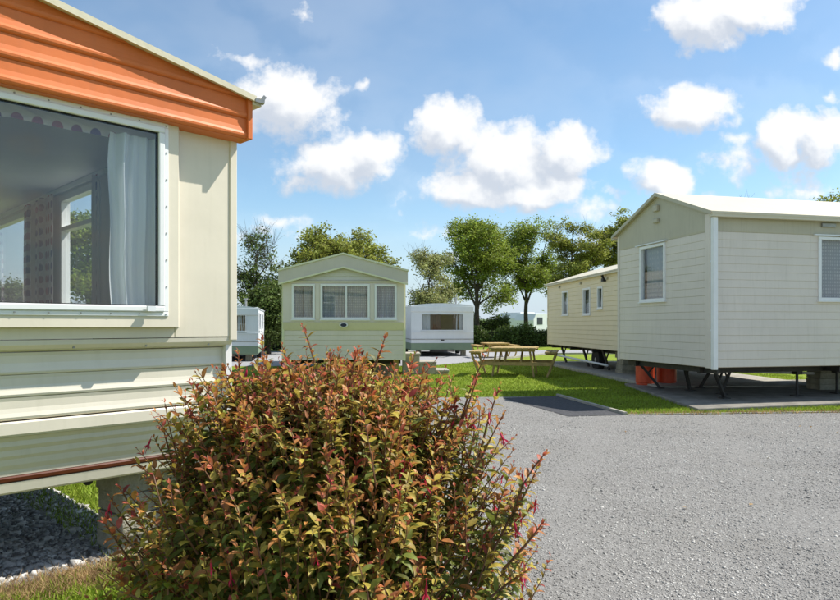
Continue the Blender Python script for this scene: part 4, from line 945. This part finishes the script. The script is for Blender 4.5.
# ================================================================== fuchsia bush
BX, BY = -.36, 2.62
bush = empty('fuchsia_bush', (BX, BY, 0), 0, 'large fuchsia bush with bronze-tipped leaves and hanging red flowers', 'bush')
LV = np.array([(0,0,0),(-.17,.25,.055),(0,.25,.0),(.17,.25,.055),(-.225,.52,.06),(0,.52,-.02),(.225,.52,.06),(-.13,.80,.0),(0,.80,-.07),(.13,.80,.0),(0,1.0,-.17)])
LT = np.array([(0,2,1),(0,3,2),(1,2,5),(1,5,4),(2,3,6),(2,6,5),(4,5,8),(4,8,7),(5,6,9),(5,9,8),(7,8,10),(8,9,10)])
leaf_p, leaf_a, leaf_n, leaf_l, leaf_m = [], [], [], [], []
stem = MB(); flowers = []
rb = random.Random(5)
def shoot(p0, p1, n, l0, tipred=1.0, rad=.0026, flower=.1):
    """a leafy shoot from p0 to p1 with opposite pairs of leaves"""
    p0, p1 = Vector(p0), Vector(p1); d = (p1-p0); L = d.length; bend = Vector((rb.gauss(0,.04), rb.gauss(0,.04), rb.uniform(0,.05)))*L*2
    path = [p0+d*t+bend*math.sin(math.pi*t)*.6 for t in (0,.25,.5,.75,1)]
    stem.tube(path, [rad*1.3, rad*1.15, rad, rad*.75, rad*.4], 4, False)
    dn = d.normalized(); s0 = dn.cross(Vector((rb.gauss(0,1), rb.gauss(0,1), rb.gauss(0,1)))).normalized(); s1 = dn.cross(s0)
    for i in range(n):
        t = .06+.94*(i/(n-1))**.92; j = min(3, int(t*4)); c = path[j].lerp(path[j+1], t*4-j)
        sd = s0 if i % 2 == 0 else s1; out = rb.uniform(.75, 1.15)-.55*max(0, t-.75)*4
        ln = l0*(1-.62*t**2.2)*rb.uniform(.62, 1.25)
        for s in (1, -1):
            if rb.random() < .06: continue
            ax = (sd*s*out+dn*(.25+.75*t**2)+Vector((rb.gauss(0,.22), rb.gauss(0,.22), rb.gauss(-.02,.22)))).normalized()
            nr = (Vector((rb.gauss(.15,.25), rb.gauss(-.1,.25), 1.0))+dn*.5); nr = (nr-ax*nr.dot(ax)).normalized()
            q = t+rb.gauss(0,.16)+(tipred-1)
            mi = 0 if q < .38 else 1 if q < .74 else 2 if q < .97 else 3
            if rb.random() < .10: mi = rb.choice((0,1,2))
            leaf_p.append(c); leaf_a.append(ax); leaf_n.append(nr); leaf_l.append(ln*(1 if t < .95 else .8)); leaf_m.append(mi)
        if rb.random() < flower and .45 < t < .92:
            flowers.append((c+Vector((rb.gauss(0,.02), rb.gauss(0,.02), -.01)), rb.uniform(.8,1.2)))
def dome(th, f, r):
    """f 0 at the foot .. 1 at the top of the bush"""
    el = f*math.pi/2; lob = 1+.10*math.sin(3*th+1)+.07*math.sin(5*th+2.2)
    rx = .84 if math.cos(th) < 0 else .72
    return Vector((math.cos(th)*math.cos(el)**.62*rx*lob*r, math.sin(th)*math.cos(el)**.62*.72*lob*r, .10+1.03*math.sin(el)**.9*(r*.5+.5)*(1+.04*math.sin(4*th))))
for i in range(1150):
    th = rb.uniform(0, 2*math.pi)
    if rb.random() < .45: th = -math.pi/2+rb.gauss(0, 1.0)
    f = rb.random()**.85; r = rb.uniform(.84, 1.10)
    tip = dome(th, f, r); L = rb.uniform(.20, .42)
    dirv = (Vector((tip.x*.75, tip.y*.75, .55+.35*f))+Vector((rb.gauss(0,.18), rb.gauss(0,.18), rb.gauss(.22,.14)))).normalized()
    shoot(tip-dirv*L, tip, rb.randint(8, 12), rb.uniform(.044, .078), tipred=rb.uniform(.86, 1.08), flower=.018)
for i in range(430):                                 # inner, older leaves
    th = rb.uniform(0, 2*math.pi); f = rb.random(); tip = dome(th, f, rb.uniform(.45, .85)); tip.z *= .93
    shoot(tip-Vector((tip.x*.3, tip.y*.3, .25)), tip, 7, .075, tipred=.55, flower=0)
for i in range(60):                                  # main stems from the root
    th = rb.uniform(0, 2*math.pi); f = rb.uniform(.25, .95); q = dome(th, f, .75)
    stem.tube([(rb.gauss(0,.07), rb.gauss(0,.07), 0), Vector((q.x*.4, q.y*.4, q.z*.5)), q*.92], [.012,.008,.003], 5, False)
# long shoots that break the outline (photo px, py of tip and of the lower end, distance)
for (tx, ty, bx, by, d) in ((302,325,318,400,2.45),(386,334,352,410,2.5),(358,348,340,420,2.4),(262,336,280,420,2.6),(238,350,262,430,2.6),(160,416,178,500,2.5),(198,432,208,510,2.5),(118,486,150,560,2.3),(103,520,140,590,2.2),
                            (487,352,455,450,2.5),(478,376,448,460,2.5),(505,412,470,490,2.4),(500,385,478,470,2.5),(546,452,512,530,2.3),(540,462,508,530,2.32),(543,522,505,575,2.2),(528,570,490,605,2.2),(520,497,492,560,2.3),(430,390,410,460,2.5),(405,372,396,450,2.6),(282,345,290,420,2.5),(330,352,326,430,2.5),(228,366,240,440,2.6),(455,400,440,470,2.5)):
    a = Vector((xx(tx,d)-BX, d-BY, zz(ty,d))); b = Vector((xx(bx,d)-BX, d+.05-BY, zz(by,d)))
    shoot(b, a, 14, .056, tipred=1.06, rad=.004, flower=.12)
Pp = np.array([tuple(q) for q in leaf_p]); A = np.array([tuple(q) for q in leaf_a]); NN = np.array([tuple(q) for q in leaf_n]); Ls = np.array(leaf_l); Mi = np.array(leaf_m)
Bx = np.cross(A, NN)
# the 300 leaves that show largest become parts of their own
wpos = Pp+np.array([BX, BY, 0]); dep = wpos[:, 1]; pxs = CX+FPX*wpos[:, 0]/dep; pys = HZ-FPX*(wpos[:, 2]-CAMH)/dep
facing = np.abs((NN*(wpos-np.array([0,0,CAMH]))/np.linalg.norm(wpos-np.array([0,0,CAMH]), axis=1)[:, None]).sum(1))
score = Ls/dep*(.4+facing); score[(pys > 590) | (pys < 300) | (pxs < 100) | (pxs > 560)] = 0
rad_ = np.sqrt((Pp[:, 0]/.84)**2+(Pp[:, 1]/.72)**2+((Pp[:, 2]-.1)/1.03)**2); score[rad_ < .88] *= .2; score[Pp[:, 1] > .1] *= .4
pick = np.argsort(-score)[:300]; rest = np.ones(len(Pp), bool); rest[pick] = False
def leaf_mesh(m):
    me = bpy.data.meshes.new('leaf'); me.from_pydata([tuple(q) for q in LV], [], [tuple(int(i) for i in q) for q in LT]); me.materials.append(m)
    me.polygons.foreach_set('use_smooth', [True]*len(me.polygons)); return me
lms = [leaf_mesh(m) for m in (fl1, fl2, fl3, fl4)]
for i in pick:
    o = bpy.data.objects.new('leaf', lms[Mi[i]]); COL.objects.link(o); o.parent = bush
    Mx = Matrix(((Bx[i][0],A[i][0],NN[i][0],Pp[i][0]), (Bx[i][1],A[i][1],NN[i][1],Pp[i][1]), (Bx[i][2],A[i][2],NN[i][2],Pp[i][2]), (0,0,0,1)))
    o.matrix_local = Mx @ Matrix.Scale(float(Ls[i]), 4)
cv = rng.uniform(.6, 1.7, len(Pp)); wv = rng.uniform(.85, 1.2, len(Pp))
V = (LV[None, :, 0, None]*Bx[:, None, :]*wv[:, None, None]+LV[None, :, 1, None]*A[:, None, :]+LV[None, :, 2, None]*NN[:, None, :]*cv[:, None, None])*Ls[:, None, None]+Pp[:, None, :]
V = V[rest]; nl = len(V); F = (LT[None]+np.arange(nl)[:, None, None]*11).reshape(-1)
o = npmesh('leaf_mass', V.reshape(-1, 3), F, 3, [fl1, fl2, fl3, fl4], np.repeat(Mi[rest], 12), bush, smooth=True); o['kind'] = 'stuff'
stem.build('stems', stemm, bush)
# hanging flowers
def flower_mesh():
    mb = MB(); mb.tube([(0,0,0),(.002,0,-.014)], .0012, 4); mb.lathe((.002,0,-.040), [(.0035,0),(.0045,.008),(.0032,.022),(.002,.027)], 7)
    for i in range(4):
        a = i*math.pi/2; c, s = math.cos(a), math.sin(a)
        mb.poly([(.002+c*.003,s*.003,-.036),(.002+c*.011-s*.004,s*.011+c*.004,-.046),(.002+c*.017,s*.017,-.060),(.002+c*.011+s*.004,s*.011-c*.004,-.046)], [(0,1,2,3)])
    mb.tube([(.002,0,-.04),(.004,0,-.075)], .0014, 4)
    o = mb.build('flower', flm, bush); return o
f0 = flower_mesh(); flowers = [q for q in flowers if (q[0].y < .3)]
rb.shuffle(flowers)
for i, (c, s) in enumerate(flowers[:260]):
    o = f0 if i == 0 else f0.copy()
    if i: COL.objects.link(o)
    o.parent = bush; o.location = c; o.scale = (s, s, s); o.rotation_euler = (rb.gauss(0,.25), rb.gauss(0,.25), rb.uniform(0,6))
print('leaves', len(Pp), 'flowers', len(flowers), 'gravel ok')

# a few dead leaves blown over the gravel
P = np.stack([rng.uniform(.8, 6.5, 26), rng.uniform(3.2, 9.2, 26), np.full(26, .020)], 1)
v, f = leaf_quads(P, .05, .03, up=3); o = npmesh('fallen_leaves', v, f, 4, [drygrass]); tag(o, 'scattered small brown dead leaves on the gravel yard', 'leaves', kind='stuff')
